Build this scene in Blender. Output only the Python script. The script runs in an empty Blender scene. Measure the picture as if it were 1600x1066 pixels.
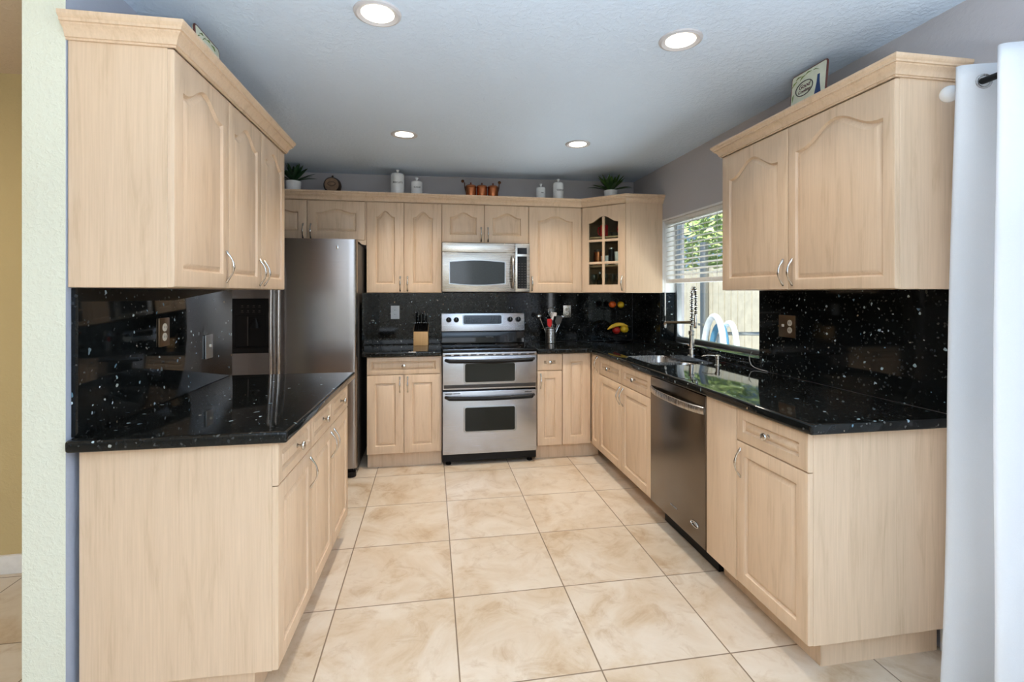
import bpy, bmesh, math, random
from mathutils import Vector, Matrix
PI = math.pi
R = math.radians
SC = bpy.context.scene
COL = SC.collection

# ------------------------------------------------------------------ camera
cam = bpy.data.cameras.new('camera')
cam.sensor_width = 36.0
cam.lens = 755.5 / 1600 * 36.0
cam.shift_y = -(533 - 458.1) / 1600
cam.clip_start = 0.05
cam_ob = bpy.data.objects.new('camera', cam)
COL.objects.link(cam_ob)
cam_ob.location = (0, 0, 1.3683)
cam_ob.rotation_euler = (PI / 2, 0, -0.1654)
SC.camera = cam_ob

# ------------------------------------------------------------------ light and exposure
SC.view_settings.view_transform = 'Standard'
SC.view_settings.look = 'None'
SC.view_settings.exposure = -0.13
SC.view_settings.gamma = 1.0
SC.view_settings.use_curve_mapping = False
SC.cycles.use_denoising = True
SC.cycles.max_bounces = 8
SC.cycles.sample_clamp_indirect = 6.0

w = bpy.data.worlds.new('sky')
SC.world = w
w.use_nodes = True
wn = w.node_tree.nodes
bg = wn['Background']
sky = wn.new('ShaderNodeTexSky')
sky.sky_type = 'HOSEK_WILKIE'
sky.sun_direction = Vector((-0.30, -0.25, 0.92)).normalized()
sky.turbidity = 3.0
w.node_tree.links.new(sky.outputs[0], bg.inputs[0])
bg.inputs[1].default_value = 3.0


def area(name, loc, rot, sx, sy, energy, color, spread=180):
    l = bpy.data.lights.new(name, 'AREA')
    l.shape = 'RECTANGLE'
    l.size, l.size_y = sx, sy
    l.energy = energy
    l.color = color
    l.spread = R(spread)
    o = bpy.data.objects.new(name, l)
    COL.objects.link(o)
    o.location = loc
    o.rotation_euler = rot
    return o


sun = bpy.data.lights.new('sun', 'SUN')
sun.energy = 9.0
sun.angle = R(1)
sun.color = (1, 0.95, 0.87)
so = bpy.data.objects.new('sun', sun)
COL.objects.link(so)
so.rotation_euler = Vector((0.30, 0.25, -0.92)).to_track_quat('-Z', 'Y').to_euler()

# daylight through the big rear opening and the patio door at the right, plus two added fills
area('rear_daylight', (-0.2, -3.42, 1.88), (R(95), 0, 0), 2.1, 0.95, 24, (0.88, 0.94, 1.0))
area('ceiling_fill', (0.15, -0.7, 1.05), (R(195), 0, 0), 1.6, 1.0, 200, (0.78, 0.89, 1.0))  # added uplight behind the camera, brightens the ceiling
area('patio_daylight', (2.25, 0.2, 1.1), (0, R(90), 0), 2.0, 2.1, 88, (0.93, 0.96, 1.0))
area('sink_window_fill', (2.85, 3.2, 0.15), (0, R(142), 0), 0.9, 2.2, 110, (0.92, 0.96, 1.0))  # unseen fill added low outside the sink window to lift the back ceiling
area('hall_lamp', (-2.7, 1.5, 2.35), (0, 0, 0), 0.4, 0.4, 16, (1.0, 0.86, 0.68))


# ------------------------------------------------------------------ material helpers
def lin(c):
    return tuple((x / 255 / 12.92 if x / 255 <= 0.04045 else ((x / 255 + 0.055) / 1.055) ** 2.4) for x in c) + (1,)


class N:
    def __init__(s, name):
        s.m = bpy.data.materials.new(name)
        s.m.use_nodes = True
        s.t = s.m.node_tree
        s.b = s.t.nodes['Principled BSDF']

    def n(s, typ, **kw):
        o = s.t.nodes.new(typ)
        for k, v in kw.items():
            if k.startswith('i_'):
                o.inputs[k[2:].replace('_', ' ')].default_value = v
            else:
                setattr(o, k, v)
        return o

    def l(s, a, b):
        s.t.links.new(a, b)

    def coord(s, scale=(1, 1, 1), loc=(0, 0, 0), obj=True):
        tc = s.n('ShaderNodeTexCoord')
        mp = s.n('ShaderNodeMapping')
        mp.inputs['Scale'].default_value = scale
        mp.inputs['Location'].default_value = loc
        s.l(tc.outputs['Object'], mp.inputs['Vector'])
        return mp.outputs[0]

    def ramp(s, fac, stops, interp='LINEAR'):
        r = s.n('ShaderNodeValToRGB')
        r.color_ramp.interpolation = interp
        e = r.color_ramp.elements
        while len(e) < len(stops):
            e.new(0.5)
        for i, (p, c) in enumerate(stops):
            e[i].position = p
            e[i].color = c
        s.l(fac, r.inputs[0])
        return r.outputs[0]

    def noise(s, vec, scale, detail=4, rough=0.55, dist=0.0):
        o = s.n('ShaderNodeTexNoise')
        o.inputs['Scale'].default_value = scale
        o.inputs['Detail'].default_value = detail
        o.inputs['Roughness'].default_value = rough
        o.inputs['Distortion'].default_value = dist
        s.l(vec, o.inputs['Vector'])
        return o

    def bump(s, h, strength, dist=0.01):
        o = s.n('ShaderNodeBump')
        o.inputs['Strength'].default_value = strength
        o.inputs['Distance'].default_value = dist
        s.l(h, o.inputs['Height'])
        s.l(o.outputs[0], s.b.inputs['Normal'])

    def mix(s, fac, a, b, blend='MIX'):
        o = s.n('ShaderNodeMix', data_type='RGBA', blend_type=blend)
        for sock, v in ((o.inputs[0], fac), (o.inputs[6], a), (o.inputs[7], b)):
            if isinstance(v, (int, float, tuple)):
                sock.default_value = v
            else:
                s.l(v, sock)
        return o.outputs[2]


def plain(name, rgb, rough=0.5, metal=0.0, spec=0.5, noise=0.04, nscale=30, bump=0.0):
    s = N(name)
    v = s.coord()
    no = s.noise(v, nscale)
    c = lin(rgb)
    d = tuple(x * (1 - noise * 2) for x in c[:3]) + (1,)
    u = tuple(min(1, x * (1 + noise * 2)) for x in c[:3]) + (1,)
    s.l(s.ramp(no.outputs['Fac'], [(0.3, d), (0.7, u)]), s.b.inputs['Base Color'])
    s.b.inputs['Roughness'].default_value = rough
    s.b.inputs['Metallic'].default_value = metal
    s.b.inputs['Specular IOR Level'].default_value = spec
    if bump:
        s.bump(no.outputs['Fac'], bump)
    return s.m


def maple(name, rgb):
    s = N(name)
    v = s.coord(scale=(9, 9, 0.9))
    a = s.noise(v, 3.0, 6, 0.6, 0.6)
    v2 = s.coord(scale=(90, 90, 2.2))
    b = s.noise(v2, 2.0, 3)
    c = lin(rgb)
    dk = (c[0] * 0.87, c[1] * 0.84, c[2] * 0.80, 1)
    lt = (min(1, c[0] * 1.05), min(1, c[1] * 1.06), min(1, c[2] * 1.08), 1)
    c1 = s.ramp(a.outputs['Fac'], [(0.28, dk), (0.45, c), (0.72, lt)])
    c2 = s.ramp(b.outputs['Fac'], [(0.3, (0.93, 0.92, 0.90, 1)), (0.7, (1.03, 1.03, 1.03, 1))])
    s.l(s.mix(1.0, c1, c2, 'MULTIPLY'), s.b.inputs['Base Color'])
    s.b.inputs['Roughness'].default_value = 0.38
    s.b.inputs['Specular IOR Level'].default_value = 0.45
    return s.m


def granite(name):
    s = N(name)
    v = s.coord()
    # crystals: a sparse set of bright labradorite flakes and a denser set of dull ones
    def flakes(scale, keep, size, loc, wob=0.012):
        vv = s.coord(loc=loc)
        wn_ = s.noise(vv, scale * 0.9, 2)
        ad = s.n('ShaderNodeMix', data_type='VECTOR')
        ad.inputs[0].default_value = wob
        s.l(vv, ad.inputs[4]); s.l(wn_.outputs['Color'], ad.inputs[5])
        vo = s.n('ShaderNodeTexVoronoi')
        vo.inputs['Scale'].default_value = scale
        s.l(ad.outputs[1], vo.inputs['Vector'])
        sp = s.n('ShaderNodeSeparateColor')
        s.l(vo.outputs['Color'], sp.inputs[0])
        k = s.n('ShaderNodeMath', operation='GREATER_THAN'); k.inputs[1].default_value = keep
        s.l(sp.outputs[0], k.inputs[0])
        sz = s.n('ShaderNodeMath', operation='MULTIPLY'); sz.inputs[1].default_value = size
        s.l(sp.outputs[2], sz.inputs[0])
        d = s.n('ShaderNodeMath', operation='LESS_THAN')
        s.l(vo.outputs['Distance'], d.inputs[0]); s.l(sz.outputs[0], d.inputs[1])
        m = s.n('ShaderNodeMath', operation='MULTIPLY')
        s.l(k.outputs[0], m.inputs[0]); s.l(d.outputs[0], m.inputs[1])
        return m.outputs[0], sp.outputs[1]
    base = s.noise(v, 60, 5, 0.7)
    col = s.ramp(base.outputs['Fac'], [(0.35, (0.0035, 0.004, 0.004, 1)), (0.7, (0.010, 0.012, 0.012, 1))])
    m2, h2 = flakes(95, 0.80, 0.55, (3, 1, 2))
    col = s.mix(m2, col, s.ramp(h2, [(0.0, (0.02, 0.025, 0.028, 1)), (1.0, (0.075, 0.075, 0.068, 1))]))
    m1, h1 = flakes(62, 0.945, 0.42, (0, 0, 0), 0.02)
    col = s.mix(m1, col, s.ramp(h1, [(0.0, (0.10, 0.20, 0.28, 1)), (0.45, (0.50, 0.58, 0.60, 1)), (0.8, (0.30, 0.42, 0.45, 1)), (1.0, (0.35, 0.22, 0.10, 1))]))
    m3, h3 = flakes(34, 0.925, 0.29, (5, 2, 7), 0.035)
    col = s.mix(m3, col, s.ramp(h3, [(0.0, (0.03, 0.05, 0.06, 1)), (0.5, (0.16, 0.20, 0.21, 1)), (0.8, (0.10, 0.19, 0.24, 1)), (1.0, (0.45, 0.50, 0.52, 1))]))
    s.l(col, s.b.inputs['Base Color'])
    s.b.inputs['Roughness'].default_value = 0.055
    s.b.inputs['Specular IOR Level'].default_value = 0.30
    return s.m


def steel(name, rgb, rough=0.28, grain=(2, 2, 160), var=0.06):
    s = N(name)
    v = s.coord(scale=grain)
    a = s.noise(v, 3.0, 3)
    c = lin(rgb)
    s.l(s.ramp(a.outputs['Fac'], [(0.3, tuple(x * (1 - var) for x in c[:3]) + (1,)), (0.7, tuple(min(1, x * (1 + var)) for x in c[:3]) + (1,))]), s.b.inputs['Base Color'])
    s.b.inputs['Metallic'].default_value = 1.0
    r = s.n('ShaderNodeMapRange')
    r.inputs[3].default_value = rough * 0.85
    r.inputs[4].default_value = rough * 1.15
    s.l(a.outputs['Fac'], r.inputs[0])
    s.l(r.outputs[0], s.b.inputs['Roughness'])
    return s.m


def glassy(name, rgb, rough=0.03, alpha=0.2):
    """thin clear glass: mostly see-through with a glossy face"""
    s = N(name)
    tr = s.n('ShaderNodeBsdfTransparent'); tr.inputs[0].default_value = lin(rgb)
    gl = s.n('ShaderNodeBsdfGlossy'); gl.inputs['Roughness'].default_value = rough
    fr = s.n('ShaderNodeFresnel'); fr.inputs[0].default_value = 1.45
    mx = s.n('ShaderNodeMixShader')
    ge = s.n('ShaderNodeNewGeometry')
    ff = s.n('ShaderNodeMath', operation='SUBTRACT'); ff.inputs[0].default_value = 1.0
    s.l(ge.outputs['Backfacing'], ff.inputs[1])
    fm = s.n('ShaderNodeMath', operation='MULTIPLY')
    s.l(fr.outputs[0], fm.inputs[0]); s.l(ff.outputs[0], fm.inputs[1])
    s.l(fm.outputs[0], mx.inputs[0]); s.l(tr.outputs[0], mx.inputs[1]); s.l(gl.outputs[0], mx.inputs[2])
    s.l(mx.outputs[0], s.t.nodes['Material Output'].inputs[0])
    return s.m


def floor_tile(name, ox, oy, sz, tint=(1, 1, 1)):
    s = N(name)
    v = s.coord(loc=(-ox + 20 * sz, -oy + 20 * sz, 0))
    br = s.n('ShaderNodeTexBrick')
    br.offset = 0.0
    br.squash = 1.0
    for k, val in (('Scale', 1.0), ('Mortar Size', 0.0032), ('Mortar Smooth', 0.3), ('Bias', 0.0), ('Brick Width', sz), ('Row Height', sz)):
        br.inputs[k].default_value = val
    br.inputs['Color1'].default_value = (0, 0, 0, 1)
    br.inputs['Color2'].default_value = (1, 1, 1, 1)
    br.inputs['Mortar'].default_value = (0.5, 0.5, 0.5, 1)
    s.l(v, br.inputs['Vector'])
    # each tile gets its own patch of the cloudy travertine print
    sh = s.n('ShaderNodeVectorMath', operation='MULTIPLY_ADD')
    s.l(br.outputs['Color'], sh.inputs[0]); sh.inputs[1].default_value = (7, 13, 5)
    s.l(v, sh.inputs[2])
    a = s.noise(sh.outputs[0], 3.4, 7, 0.62, 0.9)
    b = s.noise(sh.outputs[0], 8, 8, 0.68, 0.8)
    t = lambda c: tuple(x * y for x, y in zip(lin(c)[:3], tint)) + (1,)
    c1 = s.ramp(a.outputs['Fac'], [(0.30, t((190, 166, 136))), (0.42, t((209, 191, 166))), (0.56, t((219, 206, 187))), (0.75, t((226, 216, 200)))])
    c2 = s.ramp(b.outputs['Fac'], [(0.28, (0.74, 0.64, 0.53, 1)), (0.47, (1, 1, 1, 1)), (0.8, (1.03, 1.03, 1.03, 1))])
    c = s.mix(0.8, c1, c2, 'MULTIPLY')
    c = s.mix(br.outputs['Fac'], c, t((140, 122, 102)))
    s.l(c, s.b.inputs['Base Color'])
    s.b.inputs['Roughness'].default_value = 0.33
    s.b.inputs['Specular IOR Level'].default_value = 0.4
    inv = s.n('ShaderNodeMath', operation='SUBTRACT'); inv.inputs[0].default_value = 1.0
    s.l(br.outputs['Fac'], inv.inputs[1])
    s.bump(inv.outputs[0], 0.5, 0.003)
    return s.m


def plaster(name, rgb, scale=60, strength=0.25):
    s = N(name)
    v = s.coord()
    a = s.noise(v, scale, 5, 0.6, 0.4)
    b = s.noise(v, 1.2, 3)
    c = lin(rgb)
    s.l(s.ramp(b.outputs['Fac'], [(0.3, tuple(x * 0.96 for x in c[:3]) + (1,)), (0.7, c)]), s.b.inputs['Base Color'])
    s.b.inputs['Roughness'].default_value = 0.85
    s.b.inputs['Specular IOR Level'].default_value = 0.2
    h = s.ramp(a.outputs['Fac'], [(0.45, (0, 0, 0, 1)), (0.62, (1, 1, 1, 1))])
    s.bump(h, strength, 0.004)
    return s.m


def emis(name, rgb, strength):
    s = N(name)
    s.b.inputs['Base Color'].default_value = lin(rgb)
    s.b.inputs['Emission Color'].default_value = lin(rgb)
    s.b.inputs['Emission Strength'].default_value = strength
    return s.m


def cloth_mat(name, rgb):
    s = N(name)
    v = s.coord()
    wv = s.noise(v, 400, 2)
    c = lin(rgb)
    s.l(s.ramp(wv.outputs['Fac'], [(0.3, tuple(x * 0.95 for x in c[:3]) + (1,)), (0.7, c)]), s.b.inputs['Base Color'])
    s.b.inputs['Roughness'].default_value = 0.9
    tl = s.n('ShaderNodeBsdfTranslucent'); tl.inputs[0].default_value = lin((235, 240, 245))
    mx = s.n('ShaderNodeMixShader'); mx.inputs[0].default_value = 0.48
    s.l(s.b.outputs[0], mx.inputs[1]); s.l(tl.outputs[0], mx.inputs[2])
    s.l(mx.outputs[0], s.t.nodes['Material Output'].inputs[0])
    return s.m


def leaf_mat(name, a, b):
    s = N(name)
    v = s.coord()
    n = s.noise(v, 9, 4)
    s.l(s.ramp(n.outputs['Fac'], [(0.3, lin(a)), (0.7, lin(b))]), s.b.inputs['Base Color'])
    s.b.inputs['Roughness'].default_value = 0.5
    return s.m


M = {}
M['maple'] = maple('maple', (217, 190, 160))
M['maple_in'] = maple('maple_inside', (196, 164, 128))
M['granite'] = granite('black_granite')
M['steel'] = steel('brushed_steel', (186, 182, 178), 0.27, (160, 2, 2))
M['steel_h'] = steel('brushed_steel_horizontal', (188, 191, 198), 0.26, (2, 2, 160))
M['steel_m'] = steel('microwave_steel', (190, 184, 174), 0.27, (2, 2, 160))
M['steel_dark'] = steel('dark_brushed_steel', (120, 112, 104), 0.25, (2, 160, 2))
M['fridge'] = steel('fridge_steel', (158, 154, 152), 0.25, (2, 2, 120))
M['nickel'] = steel('satin_nickel', (205, 200, 192), 0.22)
M['chrome'] = steel('chrome', (225, 225, 225), 0.08, var=0.02)
M['copper'] = steel('copper', (178, 108, 70), 0.22)
M['dark_copper'] = steel('dark_copper', (92, 60, 40), 0.35)
M['black_glass'] = plain('black_glass', (8, 8, 9), 0.06, 0, 0.32, 0.1)
M['oven_glass'] = plain('oven_glass', (24, 28, 25), 0.08, 0, 0.3, 0.1, 200)
M['micro_glass'] = plain('microwave_glass', (34, 42, 48), 0.1, 0, 0.45, 0.1, 200)
M['black'] = plain('black_plastic', (12, 12, 13), 0.42, 0, 0.25)
M['black_soft'] = plain('black_enamel', (15, 15, 16), 0.3, 0, 0.3)
M['dark_grey'] = plain('dark_grey_enamel', (62, 58, 55), 0.45)
M['white'] = plain('white_ceramic', (232, 234, 234), 0.18, 0, 0.5, 0.02)
M['white_paint'] = plain('white_paint', (232, 232, 230), 0.45, 0, 0.4, 0.02)
M['trim_grey'] = plain('lamp_trim', (198, 197, 200), 0.5, 0, 0.4, 0.02)
M['blind'] = plain('blind_white', (228, 228, 224), 0.4, 0, 0.4, 0.02)
M['ivory'] = plain('ivory_plastic', (222, 214, 196), 0.35)
M['bronze'] = steel('bronze_plate', (132, 112, 90), 0.35)
M['alu'] = steel('aluminium', (176, 180, 184), 0.4)
M['wall'] = plaster('grey_wall', (188, 185, 187), 45, 0.12)
M['wall_cool'] = plaster('cool_grey_wall', (176, 182, 196), 45, 0.12)
M['wall_green'] = plaster('pale_green_wall', (224, 225, 206), 70, 0.3)
M['wall_yellow'] = plaster('tan_hall_wall', (198, 178, 132), 60, 0.2)
M['wall_cream'] = plaster('cream_wall', (226, 220, 206), 60, 0.2)
M['ceiling'] = plaster('ceiling_plaster', (219, 236, 255), 42, 0.42)
M['ceiling_lamplit'] = plaster('hall_ceiling_lamplit', (220, 200, 176), 42, 0.4)  # same ceiling as the kitchen, warm lamp light put into its colour
M['floor'] = floor_tile('travertine_tile', 0.0998, 3.2055, 0.5102, (0.88, 0.86, 0.84))
M['lamp'] = emis('lamp_lens', (255, 243, 224), 9.0)
M['copper_pot'] = M['copper']
M['red'] = plain('red_plastic', (200, 22, 20), 0.35)
M['red_mug'] = plain('red_glaze', (188, 30, 34), 0.2)
M['glass'] = glassy('clear_glass', (240, 245, 242))
M['pane'] = glassy('window_pane', (246, 250, 250))
M['green'] = leaf_mat('dark_succulent_leaf', (28, 58, 26), (74, 112, 44))
M['green2'] = leaf_mat('deep_green_leaf', (14, 42, 24), (34, 78, 40))
M['tree'] = leaf_mat('tree_leaf', (120, 160, 80), (225, 240, 165))
M['bark'] = plain('bark', (96, 80, 62), 0.9, noise=0.15)
M['fence'] = plain('fence_wood', (236, 228, 210), 0.8, 0, 0.2, 0.05, 8)
M['patio'] = plain('patio_concrete', (190, 184, 172), 0.9, 0, 0.2, 0.08, 6)
M['hose_white'] = plain('pool_hose_white', (236, 242, 246), 0.4)
M['hose_blue'] = plain('pool_hose_blue', (92, 150, 186), 0.4)
M['curtain'] = cloth_mat('white_curtain', (249, 249, 249))
M['wood_block'] = maple('knife_block_wood', (204, 164, 112))
M['orange'] = plain('orange_skin', (224, 96, 28), 0.45, noise=0.08, nscale=120)
M['apple'] = plain('red_apple', (170, 34, 26), 0.3, noise=0.15, nscale=14)
M['lemon'] = plain('lemon_skin', (232, 190, 36), 0.45, noise=0.06, nscale=90)
M['banana'] = plain('banana_skin', (236, 190, 52), 0.5, noise=0.07, nscale=30)
M['ink'] = plain('printed_ink', (48, 50, 54), 0.6)
M['script'] = plain('script_ink', (96, 52, 58), 0.6)
M['plaque'] = plain('plaque_glaze', (222, 226, 204), 0.3, noise=0.05, nscale=18)
M['plaque_edge'] = plain('plaque_edge', (92, 44, 36), 0.4)
M['vine'] = plain('vine_paint', (122, 142, 82), 0.5)
M['blue_paint'] = plain('blue_paint', (26, 58, 112), 0.4)
M['bread_paint'] = plain('orange_paint', (196, 124, 62), 0.6, noise=0.15, nscale=60)
M['barrel'] = plain('barrel_wood', (128, 102, 80), 0.6, noise=0.1, nscale=40)
M['barrel_dark'] = plain('barrel_hoop', (52, 38, 30), 0.5)
M['label_grey'] = plain('grey_marking', (150, 150, 148), 0.5)
M['olive'] = glassy('olive_glass', (190, 170, 30))
M['tan_plate'] = plain('tan_ring', (196, 150, 100), 0.4)


# ------------------------------------------------------------------ mesh helpers
class MB:
    def __init__(s):
        s.v, s.f, s.mi = [], [], []

    def quad(s, idx, mi=0):
        s.f.append(tuple(idx)); s.mi.append(mi)

    def box(s, x0, y0, z0, x1, y1, z1, mi=0):
        b = len(s.v)
        s.v += [(x0, y0, z0), (x1, y0, z0), (x1, y1, z0), (x0, y1, z0), (x0, y0, z1), (x1, y0, z1), (x1, y1, z1), (x0, y1, z1)]
        for q in ((0, 3, 2, 1), (4, 5, 6, 7), (0, 1, 5, 4), (1, 2, 6, 5), (2, 3, 7, 6), (3, 0, 4, 7)):
            s.quad([b + i for i in q], mi)
        return s

    def prism(s, poly, z0, z1, mi=0):
        """poly: counter-clockwise (x, y) list"""
        b = len(s.v); n = len(poly)
        s.v += [(x, y, z0) for x, y in poly] + [(x, y, z1) for x, y in poly]
        s.quad([b + i for i in reversed(range(n))], mi)
        s.quad([b + n + i for i in range(n)], mi)
        for i in range(n):
            j = (i + 1) % n
            s.quad([b + i, b + j, b + n + j, b + n + i], mi)
        return s

    def prism_xz(s, poly, y0, y1, mi=0):
        """outline in x-z (counter-clockwise seen from -y), front face at y0"""
        b = len(s.v); n = len(poly)
        s.v += [(x, y0, z) for x, z in poly] + [(x, y1, z) for x, z in poly]
        s.quad([b + i for i in range(n)], mi)
        s.quad([b + n + i for i in reversed(range(n))], mi)
        for i in range(n):
            j = (i + 1) % n
            s.quad([b + j, b + i, b + n + i, b + n + j], mi)
        return s

    def lathe(s, prof, c=(0, 0, 0), axis='z', n=24, mi=0, cap=True, sx=1.0, sy=1.0):
        """prof: list of (radius, height)"""
        b = len(s.v); m = len(prof)
        for r, h in prof:
            for k in range(n):
                a = 2 * PI * k / n
                p = (r * math.cos(a) * sx, r * math.sin(a) * sy, h)
                if axis == '-y':
                    p = (p[0], -p[2], p[1])
                elif axis == 'x':
                    p = (p[2], p[0], p[1])
                elif axis == '-x':
                    p = (-p[2], -p[0], p[1])
                s.v.append((p[0] + c[0], p[1] + c[1], p[2] + c[2]))
        for i in range(m - 1):
            for k in range(n):
                j = (k + 1) % n
                s.quad([b + i * n + k, b + i * n + j, b + (i + 1) * n + j, b + (i + 1) * n + k], mi)
        if cap:
            s.quad([b + k for k in reversed(range(n))], mi)
            s.quad([b + (m - 1) * n + k for k in range(n)], mi)
        return s

    def tube(s, pts, rad, n=8, mi=0, closed=False, flat=None, up=None):
        """sweep of a round (or flattened) section along points; rad: number or list"""
        P = [Vector(p) for p in pts]
        m = len(P)
        if not isinstance(rad, (list, tuple)):
            rad = [rad] * m
        b = len(s.v)
        T = []
        for i in range(m):
            a = P[(i - 1) % m] if (closed or i) else P[0]
            c = P[(i + 1) % m] if (closed or i < m - 1) else P[-1]
            T.append((c - a).normalized())
        ref = Vector(up) if up else (Vector((0, 0, 1)) if abs(T[0].z) < 0.9 else Vector((1, 0, 0)))
        nrm = (ref - T[0] * ref.dot(T[0])).normalized()
        for i in range(m):
            if i and not up:
                nrm = (nrm - T[i] * nrm.dot(T[i]))
                nrm = nrm.normalized() if nrm.length > 1e-6 else T[i].orthogonal().normalized()
            elif up:
                nrm = (ref - T[i] * ref.dot(T[i])).normalized()
            bn = T[i].cross(nrm)
            for k in range(n):
                a = 2 * PI * k / n
                f = flat if flat else 1.0
                s.v.append(tuple(P[i] + nrm * (math.cos(a) * rad[i]) + bn * (math.sin(a) * rad[i] * f)))
        for i in range(m if closed else m - 1):
            i2 = (i + 1) % m
            for k in range(n):
                j = (k + 1) % n
                s.quad([b + i * n + k, b + i * n + j, b + i2 * n + j, b + i2 * n + k], mi)
        if not closed:
            s.quad([b + k for k in reversed(range(n))], mi)
            s.quad([b + (m - 1) * n + k for k in range(n)], mi)
        return s

    def ball(s, c, r, nu=16, nv=10, mi=0, sq=(1, 1, 1)):
        prof = [(max(1e-4, math.sin(PI * i / nv)) * r, -math.cos(PI * i / nv) * r * sq[2]) for i in range(nv + 1)]
        return s.lathe(prof, c, 'z', nu, mi, True, sq[0], sq[1])

    def sweep(s, path, prof, mi=0):
        """prof (out, up) pairs swept along an x-y path, outward to the right of travel, mitred; path items (x, y, z)"""
        P = [Vector((p[0], p[1], 0)) for p in path]
        m = len(P); n = len(prof); b = len(s.v)
        def rgt(d):
            return Vector((d.y, -d.x, 0))
        for i in range(m):
            d1 = (P[i] - P[i - 1]).normalized() if i else (P[1] - P[0]).normalized()
            d2 = (P[i + 1] - P[i]).normalized() if i < m - 1 else d1
            n1, n2 = rgt(d1), rgt(d2)
            mt = (n1 + n2)
            mt = mt / max(1e-6, mt.dot(n1))
            for o, u in prof:
                q = P[i] + mt * o
                s.v.append((q.x, q.y, path[i][2] + u))
        for i in range(m - 1):
            for k in range(n):
                j = (k + 1) % n
                s.quad([b + i * n + k, b + i * n + j, b + (i + 1) * n + j, b + (i + 1) * n + k], mi)
        s.quad([b + k for k in range(n)], mi)
        s.quad([b + (m - 1) * n + k for k in reversed(range(n))], mi)
        return s

    def build(s, name, mat, parent=None, loc=(0, 0, 0), rot=(0, 0, 0), bevel=0, smooth=35, seg=2):
        me = bpy.data.meshes.new(name)
        me.from_pydata([tuple(p) for p in s.v], [], s.f)
        mats = mat if isinstance(mat, (list, tuple)) else [mat]
        for m in mats:
            me.materials.append(M[m] if isinstance(m, str) else m)
        me.polygons.foreach_set('material_index', s.mi)
        bm = bmesh.new(); bm.from_mesh(me)
        bmesh.ops.recalc_face_normals(bm, faces=bm.faces)
        if bevel:
            ed = [e for e in bm.edges if len(e.link_faces) == 2 and e.calc_face_angle(0) > R(40)]
            bmesh.ops.bevel(bm, geom=ed, offset=bevel, segments=seg, profile=0.6, affect='EDGES', clamp_overlap=True)
        bm.to_mesh(me); bm.free()
        if smooth:
            me.shade_smooth()
            me.set_sharp_from_angle(angle=R(smooth))
        o = bpy.data.objects.new(name, me)
        COL.objects.link(o)
        o.location = loc; o.rotation_euler = rot
        if parent:
            o.parent = parent
        return o


def tag(o, label, cat, group=None):
    o['label'] = label; o['category'] = cat
    group = group or {'countertop': 'black granite worktops', 'backsplash': 'black granite backsplashes', 'moulding': 'crown mouldings'}.get(cat)
    if group:
        o['group'] = group
    return o


GROUPS = {'wall_cabinet': 'maple wall cabinets', 'base_cabinet': 'maple base cabinets', 'wall_outlet': 'wall outlets on the backsplash', 'mug': 'red mugs in the corner cabinet', 'tree': 'trees behind the fence', 'decorative_tile': 'painted tiles on top of the cabinets', 'potted_plant': 'plants on top of the cabinets', 'lemon': 'fruit on the stand', 'orange': 'fruit on the stand', 'apple': 'fruit on the stand', 'banana': 'fruit on the stand'}


def thing(name, label, cat, loc=(0, 0, 0), rz=0, group=None):
    o = bpy.data.objects.new(name, None)
    o.empty_display_size = 0.05
    COL.objects.link(o)
    o.location = loc; o.rotation_euler = (0, 0, rz)
    group = group or GROUPS.get(name)
    return tag(o, label, cat, group)


def struct(o):
    o['kind'] = 'structure'
    return o


def copy_part(src, parent, loc, rot=None):
    o = src.copy()
    COL.objects.link(o)
    o.parent = parent; o.location = loc
    if rot is not None:
        o.rotation_euler = rot
    return o


def lettering(txt, size, mat, parent, loc, rot=(PI / 2, 0, 0), name='lettering', shear=0.0, extr=0.0006, align='CENTER', scx=1.0):
    cu = bpy.data.curves.new('t', 'FONT')
    cu.body = txt; cu.size = size; cu.extrude = extr
    cu.align_x = align; cu.align_y = 'CENTER'; cu.shear = shear
    t = bpy.data.objects.new('t', cu)
    COL.objects.link(t)
    bpy.context.view_layer.update()
    me = bpy.data.meshes.new_from_object(t.evaluated_get(bpy.context.evaluated_depsgraph_get()))
    bpy.data.objects.remove(t); bpy.data.curves.remove(cu)
    me.materials.clear(); me.materials.append(M[mat]); me.name = name
    o = bpy.data.objects.new(name, me)
    COL.objects.link(o)
    o.parent = parent; o.location = loc; o.rotation_euler = rot
    o.scale = (scx, 1, 1)
    return o


def rrect(x0, z0, x1, z1, r, n=5):
    out = []
    for cx, cz, a0 in ((x0 + r, z0 + r, PI), (x1 - r, z0 + r, 1.5 * PI), (x1 - r, z1 - r, 0), (x0 + r, z1 - r, 0.5 * PI)):
        for k in range(n + 1):
            a = a0 + 0.5 * PI * k / n
            out.append((cx + r * math.cos(a), cz + r * math.sin(a)))
    return out


# ------------------------------------------------------------------ the setting
CZ = 2.444
XW, XL = 1.936, -1.114          # kitchen side walls
YB = 4.435                      # back wall
mb = MB().box(-4.2, -3.6, -0.05, 2.2, 4.7, 0)
struct(mb.build('floor', 'floor', smooth=0))
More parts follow.
